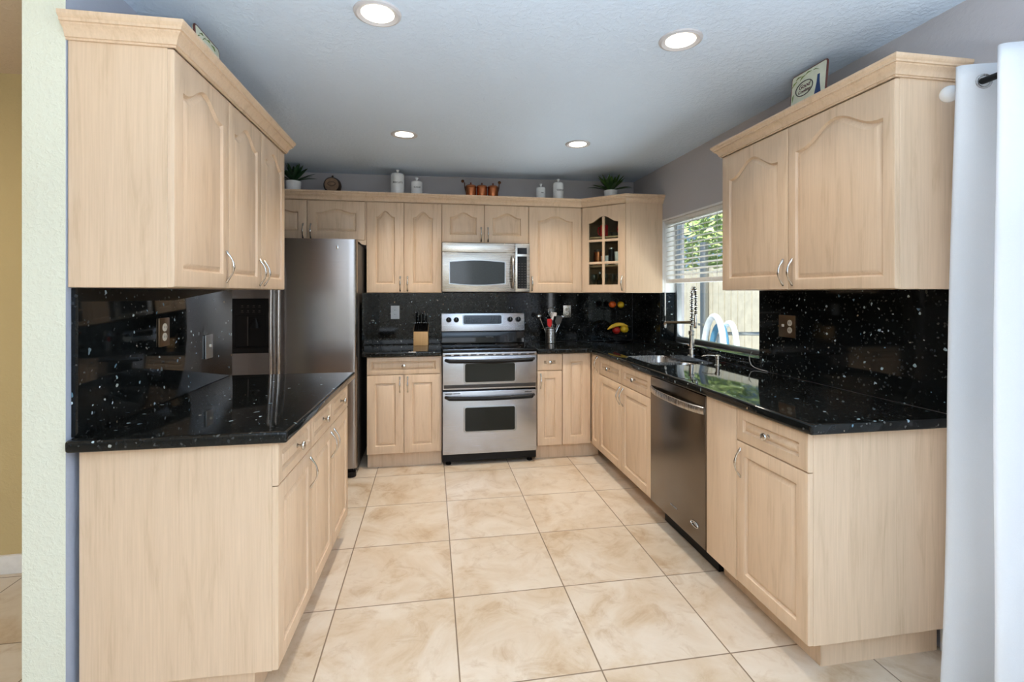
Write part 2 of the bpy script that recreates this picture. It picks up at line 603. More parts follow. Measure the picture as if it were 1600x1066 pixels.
# the ceiling sags a little towards the back left, as in the house
mb = MB()
XS = [-4.2, -3.2, -2.2, -1.17, -0.8, -0.4, 0, 0.4, 0.8, 1.2, 1.6, 1.9, 2.2]
nx, ny = 12, 16
for top in (0, 1):
    for j in range(ny + 1):
        for i in range(nx + 1):
            x = XS[i]; y = -3.6 + 8.3 * j / ny
            t = max(0.0, min(1.0, (y - 3.0) / 1.44)); u = max(0.0, min(1.0, (1.936 - x) / 2.9))
            z = CZ - 0.03 * t * u
            mb.v.append((x, y, z if not top else 2.52))
k = (nx + 1) * (ny + 1)
for j in range(ny):
    for i in range(nx):
        a = j * (nx + 1) + i
        hall = 1 if XS[i + 1] <= -1.1 and (-3.6 + 8.3 * (j + 1) / ny) < 3.2 else 0
        mb.quad([a, a + nx + 1, a + nx + 2, a + 1], hall)
        mb.quad([k + a, k + a + 1, k + a + nx + 2, k + a + nx + 1])
def rim(lst):
    for a, b in zip(lst[:-1], lst[1:]):
        mb.quad([a, b, b + k, a + k])
rim([i for i in range(nx + 1)])
rim([ny * (nx + 1) + i for i in range(nx, -1, -1)])
rim([j * (nx + 1) for j in range(ny, -1, -1)])
rim([j * (nx + 1) + nx for j in range(ny + 1)])
struct(mb.build('ceiling', ['ceiling', 'ceiling_lamplit'], smooth=60))

struct(MB().box(-1.64, YB, 0, XW + 0.2, YB + 0.12, CZ + 0.03).build('wall_back', 'wall', smooth=0))
# right wall with the sink window and the patio door openings
WY0, WY1, WZ0, WZ1 = 2.59, 3.84, 0.972, 1.985
mb = MB()
for y0, y1, z0, z1 in ((-3.6, -0.9, 0, CZ + .03), (-0.9, 1.2, 2.12, CZ + .03), (1.2, WY0, 0, CZ + .03), (WY0, WY1, 0, WZ0), (WY0, WY1, WZ1, CZ + .03), (WY1, YB, 0, CZ + .03)):
    mb.box(XW, y0, z0, XW + 0.2, y1, z1)
struct(mb.build('wall_right', 'wall', smooth=0))
# stub wall beside the left cabinets: pale green end, cool grey kitchen face
mb = MB().box(-1.231, 1.70, 0, XL, 2.92, CZ + .03, 0)
mb.mi[3] = 1
struct(mb.build('wall_left', ['wall_green', 'wall_cool'], smooth=0))
struct(MB().box(-4.2, 2.74, 0, -1.231, 2.86, CZ + .03).build('wall_hall', 'wall_yellow', smooth=0))
struct(MB().box(-1.64, 2.92, 0, -1.52, YB, CZ + .03).build('wall_alcove', 'wall', smooth=0))
struct(MB().box(-1.52, 2.86, 0, -1.231, 2.92, CZ + .03).build('wall_alcove_front', 'wall', smooth=0))
struct(MB().box(-4.3, -3.6, 0, -4.2, 2.86, CZ + .03).build('wall_far_left', 'wall_cream', smooth=0))
mb = MB()
for x0, x1, z0, z1 in ((-4.2, -1.65, 0, CZ + .03), (-1.65, 0.85, 2.36, CZ + .03), (-1.65, 0.85, 0, 1.40), (0.85, XW, 0, CZ + .03)):
    mb.box(x0, -3.6, z0, x1, -3.48, z1)
struct(mb.build('wall_rear', 'wall_cream', smooth=0))
# baseboards
struct(MB().box(-4.2, 2.722, 0, -1.232, 2.74, 0.09).build('baseboard_hall', 'white_paint', bevel=0.004))
struct(MB().box(XW - 0.018, 1.2, 0, XW, 1.555, 0.10).build('baseboard_right', 'white_paint', bevel=0.004))

# sink window: granite lined reveal below, painted above, aluminium frame and panes
mb = MB()
mb.box(XW - 0.006, WY1 - 0.012, WZ0, XW + 0.115, WY1 + 0.004, 1.372)
mb.box(XW - 0.006, WY0 - 0.004, WZ0, XW + 0.115, WY0 + 0.012, 1.372)
mb.box(XW - 0.020, WY0, WZ0 - 0.022, XW + 0.16, WY1, WZ0 + 0.006)
struct(mb.build('trim_1', 'granite', bevel=0.002))
mb = MB()
mb.box(XW - 0.004, WY1 - 0.010, 1.372, XW + 0.115, WY1 + 0.004, WZ1)
mb.box(XW - 0.004, WY0 - 0.004, 1.372, XW + 0.115, WY0 + 0.010, WZ1)
mb.box(XW - 0.004, WY0, WZ1 - 0.012, XW + 0.115, WY1, WZ1 + 0.004)
struct(mb.build('trim_2', 'white_paint', bevel=0.002))
win = bpy.data.objects.new('window_1', None); COL.objects.link(win); struct(win)
win.location = (XW + 0.115, 0, 0)
mb = MB()
ft = 0.034
mb.box(0, WY0, WZ0 + .006, 0.045, WY0 + ft, WZ1).box(0, WY1 - ft, WZ0 + .006, 0.045, WY1, WZ1)
mb.box(0, WY0 + ft, WZ0 + .006, 0.045, WY1 - ft, WZ0 + .006 + ft * 0.7).box(0, WY0 + ft, WZ1 - ft, 0.045, WY1 - ft, WZ1)
struct(mb.build('window_frame', 'alu', win, bevel=0.003))
struct(MB().box(0.02, WY0 + ft, WZ0 + .006 + ft * .7, 0.024, WY1 - ft, WZ1 - ft).build('window_pane', 'pane', win, smooth=0))

# ------------------------------------------------------------------ cabinet parts
def panel_mesh(name, w_, h_, margin, rise, mt=None, lites=False):
    """a routed door or drawer front, front face at y = 0, from (0, 0) to (w_, h_)"""
    mb = MB()
    na = 18 if rise else 0
    mt = margin if mt is None else mt
    def ring(d, y, rs=1.0):
        x0, x1, z0, zt = margin + d, w_ - margin - d, margin + d, h_ - mt - d
        pts = [(x0, z0), (x1, z0)]
        zs = zt - rise
        pts.append((x1, zs))
        for k_ in range(1, na):
            t = 1 - 2 * k_ / na
            a = abs(t)
            bump = 0.0 if a > 0.9 else 0.5 + 0.5 * math.cos(PI * a / 0.9)
            pts.append(((x0 + x1) / 2 + t * (x1 - x0) / 2, zs + rise * bump))
        pts.append((x0, zs))
        return [(x, y, z) for x, z in pts]
    def outer(y, ins):
        pts = [(ins, ins), (w_ - ins, ins), (w_ - ins, h_ - ins)]
        x0, x1 = ins, w_ - ins
        for k_ in range(1, na):
            pts.append((x1 - (x1 - x0) * k_ / na, h_ - ins))
        pts.append((ins, h_ - ins))
        return [(x, y, z) for x, z in pts]
    s1, s2 = min(0.007, margin * .3), min(0.026, margin * .55)
    rings = [outer(0.02, 0), outer(0.006, 0), outer(0.0015, 0.0015), outer(0, 0.005), ring(0, 0), ring(s1 * .6, 0.007), ring(s1, 0.0112), ring(s1 + 0.002, 0.0115), ring(s2, 0.0012), ring(s2 + .002, 0.0006)]
    if lites:
        rings = rings[:4]
    n = len(rings[0])
    for r in rings:
        mb.v += r
    for i in range(len(rings) - 1):
        for k_ in range(n):
            j = (k_ + 1) % n
            mb.quad([i * n + k_, i * n + j, (i + 1) * n + j, (i + 1) * n + k_])
    mb.quad(list(reversed(range(n))))
    mb.quad([(len(rings) - 1) * n + k_ for k_ in range(n)])
    return mb


def handle_mb():
    mb = MB()
    pts, rad = [], []
    H = 0.064
    prof = [(-1.0, .0015, .0042), (-.93, .003, .0062), (-.82, .007, .0068), (-.72, .0115, .0056), (-.58, .018, .0042), (-.42, .0235, .0038), (-.25, .027, .0045), (-.1, .0285, .0062), (0, .029, .0068)]
    prof = prof + [(-a, b, c) for a, b, c in reversed(prof[:-1])]
    for a, b, c in prof:
        pts.append((0, -b, a * H)); rad.append(c)
    mb.tube(pts, rad, n=10, up=(1, 0, 0), flat=0.72)
    return mb


_proto = {}
def add_handle(door, x, z):
    if 'h' not in _proto:
        o = handle_mb().build('handle', 'nickel', door, (x, 0, z))
        o['label'] = 'satin nickel bow handle'
        _proto['h'] = o
        return o
    return copy_part(_proto['h'], door, (x, 0, z))


def add_knob(drawer, x, z):
    if 'k' not in _proto:
        mb = MB().lathe([(.0085, 0), (.0085, .002), (.0055, .004), (.005, .013), (.009, .016), (.0145, .019), (.0160, .023), (.0145, .0275), (.009, .030), (.001, .031)], axis='-y', n=20)
        o = mb.build('knob', 'nickel', drawer, (x, 0, z))
        o['label'] = 'round satin nickel knob'
        _proto['k'] = o
        return o
    return copy_part(_proto['k'], drawer, (x, 0, z))


G = 0.0016
def door(cab, x0, x1, z0, z1, arch=0, handle=None, hz=None, margin=0.055, name='door', hoff=0.028, mt=None):
    w_, h_ = x1 - x0 - 2 * G, z1 - z0 - 2 * G
    o = panel_mesh(name, w_, h_, margin, arch, mt).build(name, 'maple', cab, (x0 + G, 0, z0 + G), smooth=28)
    if handle:
        hx = hoff if handle == 'L' else w_ - hoff
        add_handle(o, hx, hz - z0 - G)
    return o


def drawer(cab, x0, x1, z0, z1, margin=0.034, knob=True):
    w_, h_ = x1 - x0 - 2 * G, z1 - z0 - 2 * G
    o = panel_mesh('drawer', w_, h_, margin, 0).build('drawer', 'maple', cab, (x0 + G, 0, z0 + G), smooth=28)
    if knob:
        add_knob(o, w_ / 2, h_ / 2)
    return o


def carcass(cab, x0, x1, z0, z1, depth, hollow=False):
    mb = MB()
    y0 = 0.0205
    if not hollow:
        mb.box(x0, y0, z0, x1, depth, z1)
    else:
        t = 0.018
        mb.box(x0, y0, z0, x0 + t, depth, z1).box(x1 - t, y0, z0, x1, depth, z1)
        mb.box(x0 + t, y0, z0, x1 - t, depth, z0 + t).box(x0 + t, depth - t, z0 + t, x1 - t, depth, z1)
    return mb.build('carcass', 'maple', cab, bevel=0.0012, seg=1)


def toe(cab, x0, x1, y0=0.075, y1=0.30, h=0.118):
    return MB().box(x0, y0, 0, x1, y1, h).build('toe_kick', 'maple', cab, smooth=0)


def crown_prof(h):
    k = h / 0.072
    return [(-0.02, 0), (0.006, 0), (0.006, .006 * k), (0.011, .007 * k), (0.0125, .016 * k), (0.019, .029 * k), (0.030, .038 * k), (0.030, .043 * k), (0.036, .044 * k), (0.036, .052 * k), (0.041, .056 * k), (0.0445, .062 * k), (0.045, .072 * k), (-0.02, .072 * k)]


# ------------------------------------------------------------------ left wall cabinets (peninsula side)
LZ0, LZ1, LZT = 1.386, 2.151, 2.190
c = thing('wall_cabinet', 'single door maple wall cabinet on the left, nearest the pale green wall end', 'cabinet', (-0.812, 1.706, 0), R(90))
carcass(c, 0, 0.427, LZ0, LZT, 0.300)
door(c, 0, 0.427, LZ0, LZ1, 0.062, 'R', LZ0 + 0.088)
c = thing('wall_cabinet', 'maple wall cabinet with two arched doors on the left, beside the refrigerator', 'cabinet', (-0.812, 2.133, 0), R(90))
carcass(c, 0, 0.757, LZ0, LZT, 0.300)
door(c, 0, 0.382, LZ0, LZ1, 0.058, 'R', LZ0 + 0.080)
door(c, 0.382, 0.757, LZ0, LZ1, 0.058, 'L', LZ0 + 0.080)
# the crown stands out over the door faces
cp = MB().sweep([(XL + .001, 1.704, LZ1 + .001), (-0.810, 1.704, LZ1 + .001), (-0.810, 2.892, LZ1 + .001), (XL + .001, 2.892, LZ1 + .001)], [(max(o, -0.0005) if o < 0 else o, u) for o, u in crown_prof(0.073)])
tag(cp.build('crown_moulding', 'maple', smooth=25), 'maple crown moulding around the top of the left wall cabinets', 'moulding')

# left base cabinets, turned a touch towards the room
ROT = R(90) - 0.030
c = thing('base_cabinet', 'single drawer maple base cabinet at the near end of the left counter', 'cabinet', (-0.499, 1.706, 0), ROT)
carcass(c, 0, 0.405, 0.118, 0.8755, 0.594)
toe(c, 0.03, 0.405, 0.085, 0.56)
drawer(c, 0, 0.405, 0.728, 0.872)
door(c, 0, 0.405, 0.118, 0.728, 0, 'R', 0.637)
p2 = Matrix.Rotation(ROT, 4, 'Z') @ Vector((0.405, 0, 0))
c = thing('base_cabinet', 'two drawer maple base cabinet at the refrigerator end of the left counter', 'cabinet', (-0.499 + p2.x, 1.706 + p2.y, 0), ROT)
carcass(c, 0.001, 0.735, 0.118, 0.8755, 0.572)
toe(c, 0, 0.735, 0.085, 0.56)
drawer(c, 0, 0.36, 0.728, 0.872); drawer(c, 0.36, 0.735, 0.728, 0.872)
door(c, 0, 0.36, 0.118, 0.728, 0, 'R', 0.637); door(c, 0.36, 0.735, 0.118, 0.728, 0, 'L', 0.637)

# left worktop: waterfall free slab with a rounded front edge
def slab(name, poly, z0, z1, bev, label, cat='countertop'):
    o = MB().prism(poly, z0, z1).build(name, 'granite', bevel=bev, seg=4, smooth=50)
    return tag(o, label, cat)

slab('countertop', [(-1.106, 1.682), (-0.466, 1.682), (-0.432, 2.90), (-1.1125, 2.90), (-1.1125, 1.70)], 0.8762, 0.914, 0.011, 'black granite worktop on the left base cabinets')
tag(MB().box(-1.1138, 1.722, 0.9145, -1.094, 2.915, 1.384).build('backsplash', 'granite', bevel=0.002), 'black speckled granite backsplash under the left wall cabinets', 'backsplash')

# ------------------------------------------------------------------ back wall cabinets
BZ0, BZ1, BZT, YU = 1.370, 2.122, 2.185, 4.115
XB = [-1.452, -0.988, -0.527, -0.225, 0.087, 0.449, 0.834, 1.310]
DU = YB - YU
c = thing('wall_cabinet', 'short maple wall cabinet with two arched doors above the refrigerator', 'cabinet', (XB[0], YU, 0))
W = XB[2] - XB[0]
carcass(c, 0, W, 1.803, BZT, DU - .002)
door(c, 0, XB[1] - XB[0], 1.803, BZ1, 0.032, 'R', 1.868, margin=0.066)
d = door(c, XB[1] - XB[0], W - 0.012, 1.803, BZ1, 0.032, 'L', 1.868, margin=0.066)
# little scalloped bracket where the valance meets the tall neighbour
poly = [(W - 0.085, 1.8025), (W - 0.085, 1.797), (W - 0.06, 1.790), (W - 0.04, 1.772), (W - 0.02, 1.765), (W - 0.0, 1.763), (W - 0.0, 1.8025)]
MB().prism_xz(poly, 0.004, 0.0205).build('scalloped_bracket', 'maple', c, smooth=25)
c = thing('wall_cabinet', 'maple wall cabinet with two tall narrow arched doors left of the microwave', 'cabinet', (XB[2], YU, 0))
W = XB[4] - XB[2]
carcass(c, 0.0005, W, BZ0, BZT, DU - .002)
door(c, 0, XB[3] - XB[2], BZ0, BZ1, 0.050, 'R', BZ0 + 0.075, margin=0.072)
door(c, XB[3] - XB[2], W, BZ0, BZ1, 0.050, 'L', BZ0 + 0.075, margin=0.072)
c = thing('wall_cabinet', 'short maple wall cabinet with two arched doors above the microwave', 'cabinet', (XB[4], YU, 0))
W = XB[6] - XB[4]
carcass(c, 0.0005, W, 1.795, BZT, DU - .002)
door(c, 0, XB[5] - XB[4], 1.795, BZ1, 0.042, 'R', 1.868, margin=0.066)
door(c, XB[5] - XB[4], W, 1.795, BZ1, 0.042, 'L', 1.868, margin=0.066)
c = thing('wall_cabinet', 'maple wall cabinet with one wide arched door right of the microwave', 'cabinet', (XB[6], YU, 0))
W = XB[7] - XB[6]
carcass(c, 0.0005, W, BZ0, BZT, DU - .002)
door(c, 0, W, BZ0, BZ1, 0.045, 'L', BZ0 + 0.080, margin=0.078)

# diagonal corner cabinet with a six light glass door
A0, A1 = Vector((1.312, 4.1155)), Vector((1.604, 3.832))
LD = (A1 - A0).length
ang = math.atan2(A1.y - A0.y, A1.x - A0.x)
cc = thing('corner_cabinet', 'maple corner cabinet with an arched six pane glass door', 'cabinet', (A0.x, A0.y, 0), ang)
inv = Matrix.Rotation(-ang, 3, 'Z')
def loc2(x, y):
    q = inv @ Vector((x - A0.x, y - A0.y, 0))
    return (q.x, q.y)
t = 0.016
nrm = 0.0205
inner = [loc2(*p) for p in ((1.312, 4.137), (1.312, YB - .002), (XW - .002, YB - .002), (XW - .002, 3.832), (1.6215, 3.832))]
mb = MB()
floorp = [(0.0145, 0.0205)] + [inner[4]] + [inner[3], inner[2], inner[1], inner[0]]
def ccw(p):
    a = sum(p[i][0] * p[(i + 1) % len(p)][1] - p[(i + 1) % len(p)][0] * p[i][1] for i in range(len(p)))
    return p if a > 0 else list(reversed(p))
fp = ccw([loc2(*p) for p in ((1.327, 4.130), (1.618, 3.848), (XW - .003, 3.848), (XW - .003, YB - .003), (1.327, YB - .003))])
mb.prism(fp, BZ0, BZ0 + 0.016)
mb.build('bottom_panel', 'maple', cc, smooth=0)
MB().prism(fp, 2.110, BZT).build('top_panel', 'maple', cc, smooth=0)
mb = MB()
def wallp(a, b, th):
    a, b = Vector(a), Vector(b)
    d_ = (b - a).normalized(); n_ = Vector((-d_.y, d_.x)) * th
    mb.prism(ccw([loc2(*a), loc2(*b), loc2(*(b + n_)), loc2(*(a + n_))]), BZ0 + .016, 2.110)
wallp((1.327, 4.137), (1.327, YB - .003), -0.010)
wallp((1.327, YB - .003), (XW - .003, YB - .003), -0.010)
wallp((XW - .003, YB - .003), (XW - .003, 3.865), -0.010)
mb.build('inner_lining', 'maple_in', cc, smooth=0)
mb = MB()
mb.prism(ccw([loc2(*p) for p in ((1.606, 3.832), (XW - .002, 3.832), (XW - .002, 3.848), (1.606 + .012, 3.848))]), BZ0, BZT)
mb.build('side_panel', 'maple', cc, bevel=0.001, seg=1)
mb = MB()
mb.prism(ccw([loc2(*p) for p in ((1.3125, 4.137), (1.327, 4.137), (1.327, YB - .003), (1.3125, YB - .003))]), BZ0, 2.12)
mb.build('side_panel', 'maple', cc, bevel=0.001, seg=1)
shelf_z = (1.612, 1.862)
for z in shelf_z:
    sp = ccw([loc2(*p) for p in ((1.338, 4.150), (1.618, 3.880), (XW - .014, 3.880), (XW - .014, YB - .014), (1.338, YB - .014))])
    MB().prism(sp, z - 0.014, z).build('shelf', 'maple_in', cc, smooth=0)
# glass door: outer slab with an arched hole, muntins, panes
Wd, Hd = LD - 2 * G, BZ1 - BZ0 - 2 * G
mg, mgb, mgt, rs = 0.066, 0.070, 0.088, 0.055
x0, x1 = mg, Wd - mg
def archz(x):
    a = abs((x - (x0 + x1) / 2) / ((x1 - x0) / 2))
    return Hd - mgt - rs + rs * (0.0 if a > .95 else 0.5 + 0.5 * math.cos(PI * a / .95))
mb = MB()
na = 18
inner_r = [(x0, mgb), (x1, mgb), (x1, Hd - mgt - rs)] + [(x1 - (x1 - x0) * k_ / na, archz(x1 - (x1 - x0) * k_ / na)) for k_ in range(1, na)] + [(x0, Hd - mgt - rs)]
outer_r = [(0, 0), (Wd, 0), (Wd, Hd)] + [(Wd - Wd * k_ / na, Hd) for k_ in range(1, na)] + [(0, Hd)]
n = len(inner_r)
ins = lambda pts, e: [(min(max(x, e), Wd - e), min(max(z, e), Hd - e)) for x, z in pts]
rings = [[(x, .02, z) for x, z in inner_r], [(x, .02, z) for x, z in outer_r], [(x, .004, z) for x, z in outer_r], [(x, 0, z) for x, z in ins(outer_r, .004)], [(x, 0, z) for x, z in inner_r]]
for r in rings:
    mb.v += r
for i in range(5):
    i2 = (i + 1) % 5
    for k_ in range(n):
        j = (k_ + 1) % n
        mb.quad([i * n + k_, i * n + j, i2 * n + j, i2 * n + k_])
gd = mb.build('door', 'maple', cc, (G, 0, BZ0 + G), smooth=28)
zb = [mgb, mgb + 0.175, mgb + 0.385]
xm = Wd / 2
mb = MB()
mb.box(xm - .011, .002, mgb - .002, xm + .011, .018, Hd - mgt - .004)
for z in (0.247, 0.440):
    mb.box(x0 - .002, .0025, z, x1 + .002, .0175, z + 0.022)
mb.build('muntin', 'maple', gd, bevel=0.002, seg=1)
pp = [(x, z) for x, z in inner_r]
MB().prism_xz(pp, .0105, .0130).build('glass_pane', 'glass', gd, smooth=0)
add_handle(gd, Wd - 0.030, 0.080)

cp = MB().sweep([(XB[0], YU - .002, BZ1 + .001), (1.3112, YU - .002, BZ1 + .001), (1.6035, 3.830, BZ1 + .001), (XW - .001, 3.830, BZ1 + .001)], [(max(o, 0.0), u) for o, u in crown_prof(0.070)])
tag(cp.build('crown_moulding', 'maple', smooth=25), 'long maple crown moulding along the back wall cabinets and round the corner', 'moulding')

# ------------------------------------------------------------------ right wall cabinet
RZ0, RZ1, RZT = 1.383, 2.147, 2.206
c = thing('wall_cabinet', 'maple wall cabinet with two arched doors on the right, beside the white curtain', 'cabinet', (1.652, 2.548, 0), R(-90))
carcass(c, 0, 1.054, RZ0, RZT, XW - 1.652 - .002)
door(c, 0, 0.521, RZ0, RZ1, 0.075, 'R', RZ0 + 0.083, margin=0.066)
door(c, 0.521, 1.054, RZ0, RZ1, 0.080, 'L', RZ0 + 0.083, margin=0.046)
cp = MB().sweep([(XW - .001, 2.550, RZ1 + .001), (1.650, 2.550, RZ1 + .001), (1.650, 1.492, RZ1 + .001), (XW - .001, 1.492, RZ1 + .001)], [(max(o, 0.0), u) for o, u in crown_prof(0.066)])
tag(cp.build('crown_moulding', 'maple', smooth=25), 'maple crown moulding around the top of the right wall cabinet', 'moulding')

# ------------------------------------------------------------------ base cabinets, back wall
YF = 3.858
c = thing('base_cabinet', 'maple base cabinet with one wide drawer over two doors left of the range', 'cabinet', (-0.492, YF, 0))
carcass(c, 0, 0.573, 0.118, 0.8755, 0.57)
toe(c, 0, 0.573, 0.065, 0.5)
drawer(c, 0, 0.562, 0.732, 0.872)
door(c, 0, 0.281, 0.118, 0.732, 0, 'R', 0.655, margin=0.062); door(c, 0.281, 0.562, 0.118, 0.732, 0, 'L', 0.655, margin=0.062)
c = thing('base_cabinet', 'narrow maple base cabinet with a small drawer right of the range', 'cabinet', (0.852, YF, 0))
carcass(c, 0, 0.213, 0.118, 0.8755, 0.57)
toe(c, 0, 0.213, 0.065, 0.5)
drawer(c, 0, 0.213, 0.732, 0.872, margin=0.055)
door(c, 0, 0.213, 0.118, 0.732, 0, 'L', 0.648, margin=0.058)
c = thing('corner_base_cabinet', 'maple corner base cabinet with two full height narrow doors meeting in the corner', 'cabinet', (1.066, YF, 0))
carcass(c, 0, 0.246, 0.118, 0.8755, 0.57)
mb = MB().box(0.265, -0.186, 0.118, 0.84, 0.57, 0.8755)
mb.build('corner_carcass', 'maple', c, smooth=0)
toe(c, 0, 0.33, 0.065, 0.5)
door(c, 0, 0.243, 0.118, 0.872, 0, None, margin=0.068)
w_ = 0.188
o = panel_mesh('door', w_ - 2 * G, 0.754 - 2 * G, 0.052, 0).build('door', 'maple', c, (0.2455, 0 - .0, 0.118 + G), (0, 0, R(-90)), smooth=28)
add_handle(o, w_ - 0.030, 0.680)

# ------------------------------------------------------------------ right base run (front plane x = 1.311)
XF = 1.311
c = thing('sink_cabinet', 'maple sink base cabinet with two drawer fronts over two doors under the sink', 'cabinet', (XF, 3.669, 0), R(-90))
carcass(c, 0.001, 0.918, 0.118, 0.8755, 0.615, hollow=True)
toe(c, 0, 0.918, 0.135, 0.5)
drawer(c, 0, 0.461, 0.729, 0.872, margin=0.045); drawer(c, 0.461, 0.918, 0.729, 0.872, margin=0.045)
door(c, 0, 0.461, 0.118, 0.729, 0, 'R', 0.645); door(c, 0.461, 0.918, 0.118, 0.729, 0, 'L', 0.645)
# filler and near cabinet
c = thing('base_cabinet', 'single drawer maple base cabinet at the curtain end of the right counter', 'cabinet', (XF, 2.150, 0), R(-90))
carcass(c, 0, 0.640, 0.118, 0.8755, 0.62)
toe(c, 0, 0.590, 0.095, 0.6)
mb = MB().box(0.001, 0.0, 0.118, 0.233, 0.0203, 0.8745)
mb.build('filler_panel', 'maple', c, bevel=0.002)
drawer(c, 0.233, 0.640, 0.731, 0.872, margin=0.042)
door(c, 0.233, 0.640, 0.118, 0.731, 0, 'L', 0.640)

# dishwasher
dw = thing('dishwasher', 'dark stainless dishwasher under the right counter', 'dishwasher', (XF - .004, 2.747, 0), R(-90))
MB().box(0.006, 0.03, 0.10, 0.592, 0.58, 0.872).build('tub_housing', 'black', dw, smooth=0)
MB().box(0.003, 0, 0.122, 0.594, 0.0295, 0.868).build('door', 'steel_dark', dw, bevel=0.003)
MB().box(0.02, 0.085, 0.0, 0.575, 0.11, 0.0995).build('kick_plate', 'black', dw, smooth=0)
pts = []
for k_ in range(25):
    t = k_ / 24
    o_ = 0.036 * (1 - abs(2 * t - 1) ** 3.2)
    pts.append((0.012 + 0.573 * t, -0.001 - o_, 0.795))
h_ = MB().tube(pts, 0.019, n=12, up=(0, 0, 1), flat=0.36).build('bar_handle', 'steel', dw)
mb = MB()
ring = [(0.500 + .034 * math.cos(2 * PI * k_ / 24), -.002, 0.206 + 0.0125 * math.sin(2 * PI * k_ / 24)) for k_ in range(24)]
mb.tube(ring, 0.0026, n=6, closed=True)
mb.tube([(0.470, -.002, 0.199), (0.49, -.002, 0.212), (0.52, -.002, 0.207), (0.532, -.002, 0.204)], 0.0022, n=6)
mb.build('oval_emblem', 'chrome', dw)
lettering('QUIET PARTNER', 0.010, 'label_grey', dw, (0.285, -.0008, 0.202))

# ------------------------------------------------------------------ granite worktops and splashes on back and right
slab('countertop', [(-0.527, 3.825), (0.0815, 3.825), (0.0815, 4.414), (-0.527, 4.414)], 0.8762, 0.914, 0.011, 'black granite worktop under the knife block, left of the range')
poly = [(0.849, 3.825), (1.262, 3.825), (1.290, 3.797), (1.290, 1.471), (1.9155, 1.471), (1.9155, 4.414), (0.849, 4.414)]
ctr = slab('countertop', poly, 0.8762, 0.914, 0.011, 'black granite L-shaped worktop from the range past the sink to the curtain')
SX0, SX1, SY0, SYM0, SYM1, SY1 = 1.392, 1.815, 2.845, 3.190, 3.220, 3.585
cut = MB().prism(rrect(SX0, SY0, SX1, SY1, 0.07, 8), 0.85, 0.95).build('cut', 'granite', smooth=0)
md = ctr.modifiers.new('cut', 'BOOLEAN'); md.object = cut; md.operation = 'DIFFERENCE'; md.solver = 'EXACT'
bpy.context.view_layer.update()
me = bpy.data.meshes.new_from_object(ctr.evaluated_get(bpy.context.evaluated_depsgraph_get()))
ctr.modifiers.clear(); ctr.data = me
bpy.data.objects.remove(cut)
me.shade_smooth(); me.set_sharp_from_angle(angle=R(40))
def splash(x0, y0, z0, x1, y1, z1, label):
    return tag(MB().box(x0, y0, z0, x1, y1, z1).build('backsplash', 'granite', bevel=0.0012, seg=1), label, 'backsplash')
splash(-0.509, 4.4145, 0.9145, XW - .021, YB - .0005, 1.369, 'black granite backsplash on the back wall behind the range')
splash(-0.526, 3.86, 0.9145, -0.510, YB - .001, 1.369, 'narrow black granite side splash between refrigerator and back counter')
splash(1.916, 1.482, 0.9145, XW - .0005, WY0 - .005, 1.382, 'black speckled granite backsplash under the right wall cabinet')
splash(1.916, WY0 - .0045, 0.9145, XW - .0005, WY1 + .001, 0.948, 'low black granite splash below the sink window')
splash(1.916, WY1 + .0015, 0.9145, XW - .0005, 4.4140, 1.369, 'black granite backsplash between the sink window and the back corner')

# sink
sk = thing('sink', 'double bowl undermount stainless sink in the right counter', 'sink', (0, 0, 0))
def bowl(y0, y1, name='bowl'):
    mb = MB()
    n = None
    rg = []
    for d_, z, r in ((-.012, .8755, .075), (0.0, .8755, .068), (0.004, .868, .066), (0.008, .74, .06), (0.016, .722, .055), (0.035, .712, .045), (0.12, .708, .03)):
        rg.append([(x, y, z) for x, y in rrect(SX0 + .004 + d_, y0 + d_, SX1 - .004 - d_, y1 - d_, r, 6)])
    n = len(rg[0])
    for r in rg:
        mb.v += r
    for i in range(len(rg) - 1):
        for k_ in range(n):
            j = (k_ + 1) % n
            mb.quad([i * n + k_, i * n + j, (i + 1) * n + j, (i + 1) * n + k_])
    mb.quad([(len(rg) - 1) * n + k_ for k_ in range(n)])
    b_ = mb.build(name, 'steel', sk)
    MB().lathe([(.040, 0), (.038, .003), (.03, .0015), (.001, .001)], ((SX0 + SX1) / 2, (y0 + y1) / 2, .7085), n=24).build('drain', 'chrome', b_)
    return b_
bowl(SY0 + .006, SYM0); bowl(SYM1, SY1 - .006)

# faucet: spring pull-down with a bronze-lit spout arm
fa = thing('faucet', 'tall spring neck kitchen faucet behind the sink in front of the window', 'faucet', (1.858, 3.235, 0.9142))
MB().lathe([(.032, 0), (.032, .006), (.026, .010), (.024, .05), (.020, .055), (.018, .15), (.022, .155), (.022, .18), (.013, .185), (.013, .22)], n=20).build('body', 'chrome', fa)
pts = [(0, 0, .20 + .02 * k_) for k_ in range(13)] + [(-.012 * math.sin(a) - .004, -.02 + .02 * math.cos(a), .44 + .055 * math.sin(a)) for a in [PI * j / 10 for j in range(1, 10)]]
arc = []
for k_ in range(11):
    a = PI * k_ / 10
    arc.append((-0.012 * (1 - math.cos(a)) * .5, -0.036 + 0.036 * math.cos(a), 0.43 + 0.062 * math.sin(a)))
down = [(-0.012, -0.072, 0.43 - .02 * j) for j in range(1, 8)]
core = [(0, 0, .21 + .02 * k_) for k_ in range(11)] + arc + down
MB().tube(core, 0.0065, n=8).build('hose', 'black', fa)
